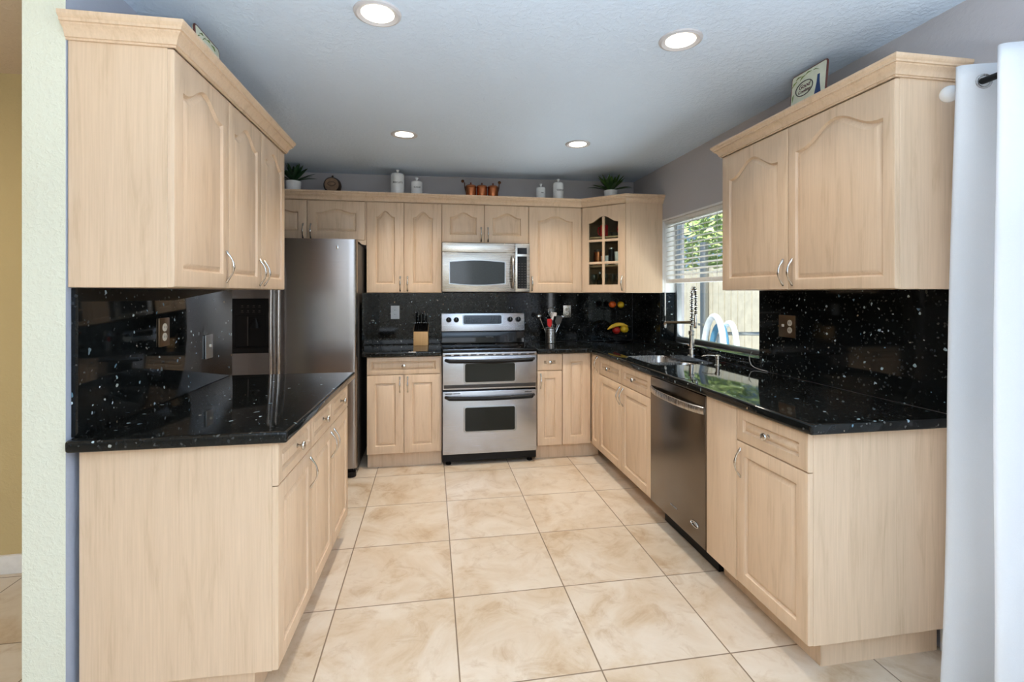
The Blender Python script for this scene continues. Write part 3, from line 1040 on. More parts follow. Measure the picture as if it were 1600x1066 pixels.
# spring coil around the hose
P = [Vector(p) for p in core]
coil = []
L_ = [0]
for a, b in zip(P[:-1], P[1:]):
    L_.append(L_[-1] + (b - a).length)
tot = L_[-1]; turns = 34; seg = turns * 10
for q in range(seg + 1):
    d_ = tot * q / seg
    i = max(j for j in range(len(L_)) if L_[j] <= d_ + 1e-9); i = min(i, len(P) - 2)
    f = (d_ - L_[i]) / (L_[i + 1] - L_[i])
    p = P[i].lerp(P[i + 1], f); tdir = (P[i + 1] - P[i]).normalized()
    u = Vector((1, 0, 0)); u = (u - tdir * u.dot(tdir)).normalized(); v_ = tdir.cross(u)
    a = 2 * PI * turns * q / seg
    coil.append(tuple(p + u * math.cos(a) * .0125 + v_ * math.sin(a) * .0125))
MB().tube(coil, 0.0026, n=5).build('spring', 'chrome', fa)
MB().lathe([(.011, 0), (.014, .01), (.014, .06), (.010, .08), (.010, .10)], (-0.012, -0.072, 0.205), n=16).build('spray_head', 'chrome', fa)
MB().tube([(0, 0, .243), (-.05, .0, .243), (-.20, 0.0, .243), (-.207, 0, .240), (-.209, 0, .228)], [.011, .010, .009, .009, .009], n=12).build('spout', 'bronze', fa)
MB().tube([(0, 0.02, .06), (0, .045, .075), (0, .075, .072), (-.004, .09, .066)], [.008, .009, .007, .005], n=10).build('lever', 'chrome', fa)
MB().lathe([(.030, -.0005), (.030, .004), (.02, .012)], (0, .0, 0), n=20).build('escutcheon', 'chrome', fa)

sd = thing('soap_dispenser', 'brushed nickel soap dispenser pump on the counter right of the faucet', 'soap dispenser', (1.770, 2.775, 0.9142))
MB().lathe([(.021, 0), (.021, .004), (.013, .008), (.012, .04), (.016, .043), (.016, .062), (.013, .066)], n=18).build('pump_body', 'nickel', sd)
MB().tube([(0, 0, .055), (-.02, .015, .060), (-.05, .04, .060), (-.072, .058, .052)], [.005, .0045, .004, .0035], n=8).build('nozzle', 'nickel', sd)

# thin white cable on the sill
tag(MB().tube([(1.927, 2.665, 1.01), (1.908, 2.662, .985), (1.905, 2.655, .958), (1.904, 2.640, .935), (1.905, 2.610, .9235), (1.906, 2.56, .9185), (1.906, 2.50, .9180)], 0.0026, n=6).build('cable', 'label_grey'), 'thin grey cable hanging from the window sill to the counter', 'cable')

# ------------------------------------------------------------------ refrigerator
fr = thing('refrigerator', 'side by side stainless refrigerator with a black ice dispenser', 'refrigerator', (-1.450, 3.70, 0))
FW = 0.905
MB().box(0.004, 0.075, 0.035, FW - .006, 0.705, 1.745).build('cabinet_body', 'dark_grey', fr, bevel=0.004)
def fdoor(x0, x1, name, z0=.075, z1=1.765):
    # bowed front with generously rounded vertical edges
    pl = []
    rr = 0.022
    nn = 14
    w_ = x1 - x0
    pl += [(x0, .07)]
    for k_ in range(5):
        a = PI + 0.5 * PI * k_ / 4
        pl.append((x0 + rr + rr * math.cos(a), rr + .004 + rr * math.sin(a)))
    for k_ in range(1, nn):
        t = k_ / nn
        pl.append((x0 + rr + (w_ - 2 * rr) * t, .004 - .006 * math.sin(PI * t)))
    for k_ in range(5):
        a = 1.5 * PI + 0.5 * PI * k_ / 4
        pl.append((x1 - rr + rr * math.cos(a), rr + .004 + rr * math.sin(a)))
    pl += [(x1, .07)]
    mb = MB().prism(pl, z0, z1)
    return mb.build(name, 'fridge', fr, smooth=40)
fd1 = fdoor(0, 0.352, 'freezer_door')
fd2 = fdoor(0.360, FW, 'fresh_food_door')
def fhandle(x, par):
    mb = MB()
    zs = [0.62, 0.66, 0.72, 1.0, 1.25, 1.5, 1.56, 1.60]
    os_ = [0.000, -.035, -.050, -.054, -.054, -.050, -.035, 0.000]
    mb.tube([(x, o_, z) for o_, z in zip(os_, zs)], [.010, .012, .0125, .0125, .0125, .0125, .012, .010], n=12)
    return mb.build('bar_handle', 'steel', par)
fhandle(0.331, fd1); fhandle(0.383, fd2)
dp = MB()
dx0, dx1, dz0, dz1 = 0.055, 0.318, 0.940, 1.330
dp.prism_xz(rrect(dx0, dz0, dx1, dz1, .012), -.010, -.001)
dsp = dp.build('ice_dispenser', 'black_soft', fd1, bevel=0.003)
# recess pocket of the dispenser: darker liner with a lip, paddle, nozzle and control marks
mb = MB()
mb.box(dx0 + .03, -.0125, dz0 + .045, dx0 + .038, -.0105, dz1 - .115).box(dx1 - .038, -.0125, dz0 + .045, dx1 - .03, -.0105, dz1 - .115)
mb.box(dx0 + .038, -.0125, dz1 - .122, dx1 - .038, -.0105, dz1 - .115).box(dx0 + .02, -.022, dz0 + .03, dx1 - .02, -.0105, dz0 + .045)
mb.build('dispenser_rim', 'black', dsp)
MB().box(dx0 + .110, -.020, dz0 + .055, dx0 + .116, -.0105, dz1 - .13).build('paddle', 'dark_grey', dsp)
MB().lathe([(.030, 0), (.028, .03), (.016, .055), (.012, .07)], (dx0 + .160, -.018, dz1 - .21), n=14, sy=.45).build('spout', 'black', dsp)
mb = MB()
for r_ in range(2):
    for k_ in range(4):
        xx = dx0 + .075 + .038 * k_; zz = dz1 - .052 - .036 * r_
        mb.box(xx - .006, -.0112, zz - .004, xx + .006, -.0103, zz + .004)
        mb.box(xx - .009, -.0112, zz - .013, xx + .009, -.0103, zz - .010)
mb.build('control_marks', 'dark_grey', dsp, smooth=0)
MB().box(0.765, -.004, 1.690, 0.778, .004, 1.716).build('badge', 'chrome', fd2, bevel=.001)
MB().box(0.02, 0.05, 0.025, FW - .03, 0.075, 0.0745).build('grille', 'black', fr)
for x_ in (0.07, FW - .045):
    MB().lathe([(.036, 0), (.038, .010), (.034, .04)], (x_, .062, 0), n=16).build('foot', 'black', fr)
MB().box(0.80, 0.06, 1.7455, 0.88, 0.14, 1.768).build('hinge_cover', 'dark_grey', fr, bevel=.004)

# ------------------------------------------------------------------ range
rg = thing('range', 'stainless double oven range with black glass cooktop', 'range', (0.0855, 3.835, 0))
RW = 0.760
MB().box(0.004, 0.035, 0.055, RW - .004, 0.55, 0.895).build('body', 'black_soft', rg, bevel=.002)
ck = MB().box(0.0, 0.004, 0.8955, RW, 0.535, 0.918).build('cooktop', 'black_glass', rg, bevel=.006, seg=3)
for x_, y_, r_ in ((.19, .15, .10), (.57, .15, .085), (.19, .39, .075), (.57, .39, .10)):
    MB().lathe([(r_, 0), (r_ - .001, .0004), (r_ - .004, .0004), (r_ - .005, 0)], (x_, y_, .9181), n=40, cap=False).build('burner_ring', 'dark_grey', ck, smooth=0)
# raised back guard: black lower half, sloping stainless control panel
gd_ = MB()
prof = [(0.505, .9185), (0.56, .9185), (0.575, 1.192), (0.555, 1.192), (0.518, 1.03), (0.51, 1.028)]
def prism_yz(mb, prof, x0, x1, mi=0):
    b = len(mb.v); n = len(prof)
    mb.v += [(x0, y, z) for y, z in prof] + [(x1, y, z) for y, z in prof]
    mb.quad([b + i for i in range(n)], mi); mb.quad([b + n + i for i in reversed(range(n))], mi)
    for i in range(n):
        j = (i + 1) % n
        mb.quad([b + i, b + j, b + n + j, b + n + i], mi)
prism_yz(gd_, [(0.500, .9185), (0.570, .9185), (0.570, 1.024), (0.515, 1.024)], .004, RW - .004)
bgd = gd_.build('back_guard', 'black_glass', rg, bevel=.006, seg=3)
lettering('MAYTAG', 0.017, 'label_grey', bgd, (0.435, .5015, .972), rot=(R(82), 0, 0))
gd_ = MB()
prism_yz(gd_, [(0.508, 1.0275), (0.570, 1.0275), (0.570, 1.190), (0.538, 1.190), (0.530, 1.184)], .004, RW - .004)
cpan = gd_.build('control_panel', 'steel_h', rg, bevel=.003)
sl = math.atan2(0.022, 0.156)
def onp(z):
    return 0.508 + (z - 1.0275) * (0.022 / 0.1565)
for k_, x_ in enumerate((.068, .135, .624, .700)):
    kb = MB().lathe([(.024, 0), (.0235, .012), (.020, .022), (.019, .0225)], axis='-y', n=22).build('dial_knob', 'black', cpan, (x_, onp(1.128) - .0005, 1.128), (-sl, 0, 0))
    MB().box(-.0015, -.0245, -.004, .0015, -.0226, .018).build('pointer', 'label_grey', kb)
dsp2 = MB().prism_xz(rrect(-.172, -.038, .172, .038, .014), -.003, .001).build('display', 'black_glass', cpan, (.372, onp(1.128) - .0005, 1.128), (-sl, 0, 0))
MB().prism_xz(rrect(-.183, -.048, .183, .048, .02), -.0015, .001).build('display_bezel', 'alu', cpan, (.372, onp(1.128) - .0002, 1.128), (-sl, 0, 0))
mb = MB()
for k_ in range(7):
    for r_ in range(3):
        mb.box(-.15 + .022 * k_, -.0036, -.022 + .017 * r_, -.138 + .022 * k_, -.0030, -.0185 + .017 * r_)
mb.build('keypad_marks', 'dark_grey', dsp2, smooth=0)
mb = MB()
for k_ in range(4):
    for r_ in range(4):
        mb.box(.075 + .022 * k_, -.0036, -.026 + .015 * r_, .084 + .022 * k_, -.0030, -.0215 + .015 * r_)
mb.build('keypad_marks', 'dark_grey', dsp2, smooth=0)
# vent strip over the upper door
vs = MB().box(.003, .0, .868, RW - .003, .03, .8950).build('vent_strip', 'steel_h', rg, bevel=.002)
mb = MB()
for k_ in range(11):
    x_ = .022 + k_ * .0672
    mb.box(x_, -.0006, .874, x_ + .046, .0005, .881)
mb.build('vent_slots', 'black', vs, smooth=0)
def oven_door(z0, z1, wx0, wx1, wz0, wz1, hz, name, strip=None, slots=None):
    d_ = MB().box(.003, 0, z0, RW - .003, .034, z1).build(name, 'steel_h', rg, bevel=.004)
    MB().prism_xz(rrect(wx0 - .012, wz0 - .012, wx1 + .012, wz1 + .012, .022), -.0025, .002).build('window_bezel', 'alu', d_, bevel=.0015)
    MB().prism_xz(rrect(wx0, wz0, wx1, wz1, .014), -.0045, -.0018).build('oven_window', 'oven_glass', d_)
    hp = []
    for k_ in range(27):
        t = k_ / 26
        o_ = 0.052 * min(1.0, (min(t, 1 - t) / 0.035)) ** .5 + 0.010 * math.sin(PI * t)
        hp.append((.028 + (RW - .056) * t, -o_, hz - .006 * math.sin(PI * t)))
    MB().tube(hp, [.013] + [.0155] * 25 + [.013], n=12, up=(0, 0, 1)).build('bar_handle', 'black', d_)
    if strip:
        MB().box(.012, -.003, strip[0], RW - .012, .001, strip[1]).build('trim_strip', 'dark_grey', d_, bevel=.002)
    if slots:
        for sl_ in slots:
            mb = MB()
            for x_ in sl_:
                mb.box(x_, -.0006, z1 - .020, x_ + .055, .0005, z1 - .014)
            mb.build('vent_slots', 'black', d_, smooth=0)
    return d_
oven_door(.604, .8665, .178, .578, .662, .808, .838, 'upper_oven_door', strip=(.616, .643))
oven_door(.094, .590, .178, .578, .272, .460, .546, 'lower_oven_door', slots=((.022, .085), (.66,)))
MB().box(.004, .02, .034, RW - .004, .035, .0935).build('kick_plate', 'black', rg)
for x_ in (.05, RW - .05):
    for y_ in (.06, .48):
        MB().lathe([(.022, 0), (.022, .012), (.012, .016), (.012, .056)], (x_, y_, 0), n=12).build('foot', 'black', rg)

# ------------------------------------------------------------------ microwave
mw = thing('microwave', 'stainless over the range microwave with bowed dark window', 'microwave', (0.0895, 4.035, 1.3745))
MW, MH = 0.738, 0.417
MB().box(-0.002, 0.022, 0.0, MW + .002, 0.37, MH).build('housing', 'black_soft', mw, bevel=.002)
MB().box(0.0, 0.0, 0.335, 0.610, 0.0215, 0.412).build('vent_panel', 'steel_m', mw, bevel=.003)
md_ = MB().box(0.0, 0.0, 0.006, 0.610, 0.0215, 0.3325).build('door', 'steel_m', mw, bevel=.003)
def bowed(x0, x1, z0, z1, bow, r=.006):
    pl = []
    for k_ in range(17):
        t = k_ / 16
        pl.append((x0 + (x1 - x0) * t, z0 - bow * math.sin(PI * t)))
    for k_ in range(17):
        t = k_ / 16
        pl.append((x1 - (x1 - x0) * t, z1 + bow * math.sin(PI * t)))
    return pl
MB().prism_xz(bowed(.055, .530, .070, .258, .014), -.0015, .001).build('window_bezel', 'alu', md_)
MB().prism_xz(bowed(.063, .522, .076, .252, .013), -.0028, -.0008).build('door_window', 'micro_glass', md_)
hp = [(.588, -.002 - .045 * math.sin(PI * k_ / 16) ** .6, .038 + .268 * k_ / 16) for k_ in range(17)]
MB().tube(hp, .011, n=12, up=(1, 0, 0), flat=.8).build('bar_handle', 'steel', md_)
lettering('MAYTAG', 0.011, 'label_grey', md_, (.085, -.0006, .040))
lettering('MICROWAVE', 0.008, 'label_grey', md_, (.49, -.0006, .040))
cp_ = MB().box(0.6125, 0.0, 0.006, MW, 0.0215, 0.412).build('control_panel', 'steel_m', mw, bevel=.003)
MB().box(.630, -.001, .325, .712, .001, .378).build('display', 'black_glass', cp_)
kp = MB().box(.630, -.001, .032, .712, .001, .305).build('keypad', 'black', cp_)
mb = MB()
for r_ in range(10):
    for k_ in range(3):
        mb.box(.638 + .026 * k_, -.0016, .042 + .022 * r_, .652 + .026 * k_, -.0011, .047 + .022 * r_)
mb.build('key_marks', 'dark_grey', kp, smooth=0)

# ------------------------------------------------------------------ recessed ceiling lights (with their own lamps)
def downlight(x, y, label, e):
    d_ = thing('recessed_light', label, 'ceiling light', (x, y, CZ), group='recessed ceiling lights')
    MB().lathe([(.060, .0), (.062, -.004), (.078, -.010), (.088, -.006), (.090, .0)], n=40, cap=False).build('trim_ring', 'trim_grey', d_, (0, 0, -.0005))
    MB().lathe([(.063, -.003), (.06, -.0055), (.001, -.006)], n=40).build('lens', 'lamp', d_)
    l = bpy.data.lights.new('lamp', 'AREA'); l.shape = 'DISK'; l.size = .12; l.energy = e; l.color = (1, .88, .74)
    l.spread = R(118)
    lo = bpy.data.objects.new('lamp', l); COL.objects.link(lo); lo.parent = d_; lo.location = (0, 0, -.012)
    return d_
LE = 11.5
downlight(-0.203, 1.915, 'round recessed ceiling light at the front left, nearest the left wall cabinets', 4.5)
downlight(1.043, 1.905, 'round recessed ceiling light at the front right, nearest the right wall cabinet', 4.5)
downlight(-0.180, 3.345, 'round recessed ceiling light at the back left, above the path to the refrigerator', LE)
downlight(1.040, 3.355, 'round recessed ceiling light at the back right, above the range corner', LE)

# ------------------------------------------------------------------ outlets and switches
def plate(name, label, loc, rz, w_, h_, mat, kinds, cat):
    o = thing(name, label, cat, loc, rz)
    pl = MB().prism_xz(rrect(-w_ / 2, -h_ / 2, w_ / 2, h_ / 2, .004), -.006, 0).build('cover_plate', mat, o, bevel=.0015)
    n_ = len(kinds)
    for i, k_ in enumerate(kinds):
        x_ = (i - (n_ - 1) / 2) * .046
        if k_ == 'duplex':
            for z_ in (-.0195, .0195):
                s_ = MB().lathe([(.017, 0), (.0165, .002), (.001, .0021)], axis='-y', n=20).build('socket', 'ivory' if mat != 'white_paint' else 'white_paint', o, (x_, -.0058, z_))
                MB().box(-.0065, -.0026, -.004, -.0045, -.0019, .005).box(.0045, -.0026, -.004, .0065, -.0019, .005).build('slots', 'black', s_, smooth=0)
        elif k_ == 'toggle':
            MB().box(x_ - .005, -.016, -.003, x_ + .005, -.006, .011).build('toggle', 'ivory', o, bevel=.001)
        elif k_ == 'rocker':
            MB().box(x_ - .016, -.008, -.033, x_ + .016, -.0058, .033).build('rocker', 'white_paint', o, bevel=.001)
    return o
plate('wall_outlet', 'white outlet on the black backsplash above the knife block counter', (-0.317, 4.414, 1.197), 0, .075, .118, 'white_paint', ['duplex'], 'outlet')
plate('wall_outlet', 'silver outlet on the black backsplash behind the utensil crock', (1.262, 4.414, 1.195), 0, .072, .115, 'nickel', ['duplex'], 'outlet')
plate('wall_outlet', 'bronze outlet with ivory socket on the left backsplash, nearer the wall end', (-1.0935, 2.209, 1.207), R(90), .078, .118, 'bronze', ['duplex'], 'outlet')
plate('light_switch', 'grey switch plate on the left backsplash, nearer the refrigerator', (-1.0935, 2.619, 1.103), R(90), .078, .118, 'alu', ['toggle'], 'switch')
plate('switch_and_outlet', 'bronze double plate with a switch and an outlet on the right backsplash', (1.9155, 2.352, 1.187), R(-90), .122, .120, 'bronze', ['toggle', 'duplex'], 'switch')

# ------------------------------------------------------------------ window blind
bl = thing('window_blind', 'white horizontal slat blind half lowered in the sink window', 'blind', (1.985, 0, 0))
by0, by1 = WY0 + .016, WY1 - .018
MB().box(-.040, by0, 1.945, .030, by1, 1.972).build('head_rail', 'blind', bl, bevel=.002)
mb = MB()
nsl = 11
for k_ in range(nsl):
    z_ = 1.925 - k_ * .0405
    b_ = len(mb.v)
    prof = []
    for j in range(5):
        t = j / 4 - .5
        prof.append((t * .050, .003 * (1 - (2 * t) ** 2) + t * .018))
    prof2 = prof + [(a, b - .0022) for a, b in reversed(prof)]
    n_ = len(prof2)
    mb.v += [(a, by0, z_ + b) for a, b in prof2] + [(a, by1, z_ + b) for a, b in prof2]
    mb.quad([b_ + i for i in range(n_)]); mb.quad([b_ + n_ + i for i in reversed(range(n_))])
    for i in range(n_):
        j = (i + 1) % n_
        mb.quad([b_ + i, b_ + j, b_ + n_ + j, b_ + n_ + i])
mb.build('slats', 'blind', bl, smooth=40)
MB().box(-.028, by0, 1.450, .024, by1, 1.484).build('bottom_rail', 'blind', bl, bevel=.004)
mb = MB()
for y_ in (by0 + .15, by0 + .47, by0 + .79, by1 - .15):
    for x_ in (-.027, .027):
        mb.box(x_ - .0008, y_ - .0015, 1.484, x_ + .0008, y_ + .0015, 1.945)
mb.build('ladder_cords', 'blind', bl, smooth=0)
MB().tube([(-.046, 3.795, 1.95), (-.047, 3.795, 1.6), (-.046, 3.795, 1.178)], .0045, n=8).build('tilt_wand', 'white_paint', bl)
MB().lathe([(.003, .06), (.008, .045), (.010, .02), (.006, 0)], (-.046, 3.792, 1.075), n=12).build('cord_tassel', 'white_paint', bl)
MB().tube([(-.044, 3.792, 1.95), (-.044, 3.792, 1.135)], .0011, n=5).build('pull_cord', 'white_paint', bl)

# ------------------------------------------------------------------ curtain and rod
rd = thing('curtain_rod', 'dark curtain rod with a white ball finial at the top right', 'curtain rod', (1.79, 1.40, 2.066))
MB().tube([(0, .0, 0), (0, -2.2, 0)], .0105, n=14).build('rod', 'black', rd)
MB().ball((0, .018, .0), .0285, 20, 14).build('finial', 'white', rd)
MB().box(.0, -2.08, -.009, XW - 1.79, -2.062, .009).build('bracket', 'black', rd)
MB().box(.0, -.035, -.009, XW - 1.79, -.020, .009).build('bracket', 'black', rd)
cu = thing('curtain', 'white grommet curtain hanging to the floor at the right edge', 'curtain', (0, 0, 0))
Y0c = 1.352
def cpt(sv, z):
    """sv: 0..1 along the folded width; folds run to the rod side and back"""
    f = max(0.0, min(1.0, (2.13 - z) / 2.1))
    ph = sv * 7.0
    amp = 0.072 + 0.010 * f + 0.012 * math.sin(ph * 1.7)
    y = Y0c - 0.010 * f * math.sin(sv * 9) - sv * 1.02
    x = 1.79 - 0.028 * f - amp * math.cos(2 * PI * ph / 1.0 * 0.999) + 0.012 * math.sin(3 * z + 5 * sv) * f
    if sv < .06:
        x += (0.016 - 0.030 * f) * (1 - sv / .06)
    return (x, y, z)
mb = MB()
ns, nz = 210, 44
for j in range(nz + 1):
    z = 2.125 - 2.105 * j / nz
    for i in range(ns + 1):
        mb.v.append(cpt(i / ns, z))
for j in range(nz):
    for i in range(ns):
        a = j * (ns + 1) + i
        mb.quad([a, a + 1, a + ns + 2, a + ns + 1])
cl = mb.build('cloth', 'curtain', cu, smooth=180)
sm = cl.modifiers.new('thick', 'SOLIDIFY'); sm.thickness = .0016
# grommet rings where the cloth crosses the rod
for k_ in range(14):
    sv = (0.25 + 0.5 * k_) / 7.0
    if sv > 1:
        break
    p = Vector(cpt(sv, 2.066)); p2_ = Vector(cpt(sv + .002, 2.066))
    tg = (p2_ - p).normalized(); nn_ = Vector((tg.y, -tg.x, 0))
    a_ = math.atan2(tg.y, tg.x)
    ring_ = [(.021 * math.cos(2 * PI * q / 20), 0, .021 * math.sin(2 * PI * q / 20)) for q in range(20)]
    MB().tube(ring_, .0048, n=8, closed=True, up=(0, 1, 0)).build('grommet', 'steel', cu, (p.x, p.y, p.z), (0, 0, a_))

# ------------------------------------------------------------------ things on top of the cabinets
def canister(label, x, y, z, r, h, txt, ts):
    o = thing('canister', label, 'canister', (x, y, z), R(6), 'white lidded canisters on the back cabinets')
    b_ = MB().lathe([(r * .98, 0), (r, .004), (r * 1.0, h * .80), (r * .985, h * .86), (r * .93, h * .875)], n=32).build('jar', 'white', o)
    lid = MB().lathe([(r * .95, h * .876), (r * .95, h * .90), (r * .8, h * .93), (r * .25, h * .945), (.0055, h * .945 + .003), (.0065, h * .945 + .010), (.0145, h * .945 + .024), (.0150, h * .945 + .028), (.010, h * .945 + .031), (.001, h * .945 + .032)], n=32).build('lid', 'white', o)
    lettering(txt, ts, 'ink', o, (0, -r - .0008, h * .52), extr=.0012)
    return o
YT = 4.19
canister('tallest white lidded canister, left of the copper pots', -0.281, YT, BZT + .0002, .0565, .205, 'BISCUITS', .020)
canister('short white lidded canister just left of the copper pots, beside the tallest one', -0.122, YT, BZT + .0002, .048, .142, 'SUGAR', .018)
canister('small white lidded canister right of the copper pots, the shortest of the four', 0.958, YT, BZT + .0002, .042, .128, 'TEA', .014)
canister('tall slim white lidded canister right of the copper pots, nearer the corner', 1.118, YT, BZT + .0002, .048, .180, 'COFFEE', .018)

def copper_pot(label, x, side):
    o = thing('copper_pot', label, 'pot', (x, YT, BZT + .0002), group='row of copper pots above the microwave')
    r = .0455
    MB().lathe([(r * .98, 0), (r, .006), (r, .096), (r * 1.06, .098), (r * 1.06, .102)], n=28).build('pot', 'copper', o)
    MB().lathe([(r * 1.03, .1025), (r * .98, .112), (r * .55, .122), (.006, .125), (.004, .132), (.008, .138), (.001, .142)], n=28).build('lid', 'copper', o)
    MB().lathe([(r * 1.0, .001), (r * 1.035, .004), (r * 1.035, .010), (r * 1.0, .012)], n=28, cap=False).build('base_band', 'dark_copper', o)
    if side:
        MB().tube([(side * r * .9, 0, .05), (side * r * 1.15, 0, .10), (side * r * 1.2, 0, .140)], [.004, .004, .004], n=8).build('handle', 'dark_copper', o)
        MB().ball((side * r * (1.55 if side < 0 else 1.25), 0, .150), .014, 12, 8, sq=(1, .6, 1)).build('handle_end', 'dark_copper', o)
    return o
copper_pot('left copper pot with a curled handle, beside the short white canister', 0.338, -1)
copper_pot('middle copper pot of the row above the microwave', 0.434, 0)
copper_pot('right copper pot with an upright handle, in the row above the microwave', 0.531, 1)

# barrel-shaped round ornament
o = thing('barrel_ornament', 'small round wooden barrel ornament above the refrigerator', 'ornament', (-0.805, YT, BZT + .0705))
MB().lathe([(.054, -.045), (.068, -.025), (.071, 0), (.068, .025), (.057, .043)], axis='-y', n=32).build('barrel', 'barrel_dark', o)
fc = MB().lathe([(.056, .040), (.055, .047), (.001, .048)], axis='-y', n=32).build('face', 'barrel', o)
MB().tube([(.03 * math.cos(a) , -.0485, .008 + .016 * math.sin(a)) for a in [2 * PI * k_ / 20 for k_ in range(20)]], .0025, n=5, closed=True).build('painted_ring', 'barrel_dark', fc)
MB().lathe([(.009, .062), (.007, .075), (.010, .080), (.004, .086)], n=12).build('bung', 'barrel_dark', o)
MB().box(-.045, -.035, -.0703, -.030, .035, -.040).box(.030, -.035, -.0703, .045, .035, -.040).build('cradle', 'barrel_dark', o)

def succulent(label, x, y, z, leafmat, rp, hp_, spread, seed, n1):
    rnd = random.Random(seed)
    o = thing('potted_plant', label, 'plant', (x, y, z))
    MB().lathe([(rp * .86, 0), (rp * .88, .004), (rp, hp_), (rp * .95, hp_ + .002), (rp * .93, hp_ - .008), (.002, hp_ - .010)], n=28, cap=True).build('pot', 'white', o)
    mb = MB()
    for k_ in range(n1):
        a = 2 * PI * k_ * .381966 + rnd.uniform(-.2, .2)
        lay = k_ / n1
        el = R(8 + 74 * lay + rnd.uniform(-8, 8))
        L2 = spread * (1.05 - .35 * lay) * rnd.uniform(.85, 1.1)
        wd = .0185 if leafmat == 'green2' else .0165
        d_ = Vector((math.cos(a) * math.cos(el), math.sin(a) * math.cos(el), math.sin(el)))
        sd_ = Vector((-math.sin(a), math.cos(a), 0))
        up_ = sd_.cross(d_) * -1
        base = Vector((0, 0, hp_ + .004)) + Vector((math.cos(a), math.sin(a), 0)) * .010
        b_ = len(mb.v)
        for t, ww, dr in ((0, .6, 0), (.3, 1.0, .03), (.65, .85, .02), (.88, .4, -.02), (1.0, .03, -.06)):
            c_ = base + d_ * (L2 * t) + Vector((0, 0, 1)) * dr * L2 * (1 - lay)
            mb.v += [tuple(c_ - sd_ * wd * ww), tuple(c_ + up_ * .004 * ww), tuple(c_ + sd_ * wd * ww), tuple(c_ - up_ * .005 * ww)]
        for i in range(4):
            for q in range(4):
                q2 = (q + 1) % 4
                mb.quad([b_ + 4 * i + q, b_ + 4 * i + q2, b_ + 4 * i + 4 + q2, b_ + 4 * i + 4 + q])
    mb.build('leaves', leafmat, o, smooth=50)
    return o
succulent('dark green plant in a white pot at the left above the refrigerator', -1.105, 4.17, BZT + .0002, 'green2', .060, .090, .185, 3, 22)
succulent('spiky green succulent in a white pot on the corner cabinet', 1.575, 4.10, BZT + .0002, 'green', .062, .092, .190, 5, 36)

# decorative tiles on the side cabinets
def plaque(label, loc, rz, lean, front_text):
    o = thing('decorative_tile', label, 'decoration', loc, rz)
    tl_ = MB().prism_xz(rrect(-.105, 0, .105, .205, .012), 0, .012).build('tile', ['plaque'], o, rot=(-lean, 0, 0), bevel=.003)
    mb = MB()
    pl = rrect(-.105, 0, .105, .205, .012)
    mb.tube([(x, .004, z) for x, z in pl], .0045, n=6, closed=True)
    mb.build('rim', 'plaque_edge', tl_)
    mb = MB()
    rnd = random.Random(4)
    for x_, z_, a in ((-.085, .165, .6), (-.06, .185, .2), (.0, .188, .1), (.045, .183, -.3), (-.09, .10, 1.4), (-.085, .05, 1.2), (-.06, .03, .9), (-.035, .178, .5)):
        mb.tube([(x_ - .018 * math.cos(a), -.001, z_ - .018 * math.sin(a)), (x_, -.001, z_ + .004), (x_ + .018 * math.cos(a), -.001, z_ + .018 * math.sin(a))], [.001, .005, .001], n=6, flat=.4, up=(0, 1, 0))
    mb.build('painted_vine', 'vine', tl_)
    if front_text:
        MB().tube([(-.022 + .052 * math.cos(2 * PI * k_ / 28), -.001, .125 + .034 * math.sin(2 * PI * k_ / 28)) for k_ in range(28)], .0022, n=5, closed=True).build('painted_oval', 'dark_grey', tl_)
        lettering('Good', .030, 'script', tl_, (-.022, -.0012, .135), shear=.3)
        lettering('Cooking', .022, 'script', tl_, (-.022, -.0012, .112), shear=.3)
        MB().prism_xz([(.042, .03), (.078, .03), (.080, .07), (.070, .12), (.068, .155), (.056, .155), (.054, .12), (.044, .07)], -.0015, 0).build('painted_bottle', 'blue_paint', tl_)
        mb = MB()
        for k_ in range(7):
            mb.ball((-.06 + .016 * k_, 0, .045 + .012 * math.sin(k_ * .55)), .013, 10, 6, sq=(1, .12, 1))
        mb.build('painted_bread', 'bread_paint', tl_)
    return o
plaque('square painted tile with a blue bottle and an oval motto on the right wall cabinet', (1.715, 1.990, RZT + .0005), R(-90), R(5), True)
plaque('square painted tile with green vines on the left wall cabinet', (-0.868, 2.115, LZT + .0005), R(90), R(5), False)

# ------------------------------------------------------------------ things on the counters
kb = thing('knife_block', 'wooden knife block on the counter left of the range', 'knife block', (-0.090, 4.245, 0.9142), R(-3))
# local: front face at y = 0; back taller
prof = [(0.0, 0.0), (0.145, 0.0), (0.150, 0.075), (0.105, 0.180), (0.0, 0.118)]
mb = MB()
b_ = 0
for x_ in (-.062, .062):
    mb.v += [(x_, y, z) for y, z in prof]
n_ = len(prof)
mb.quad(list(reversed(range(n_)))); mb.quad([n_ + i for i in range(n_)])
for i in range(n_):
    j = (i + 1) % n_
    mb.quad([i, j, n_ + j, n_ + i])
blk = mb.build('block', 'wood_block', kb, bevel=.003)
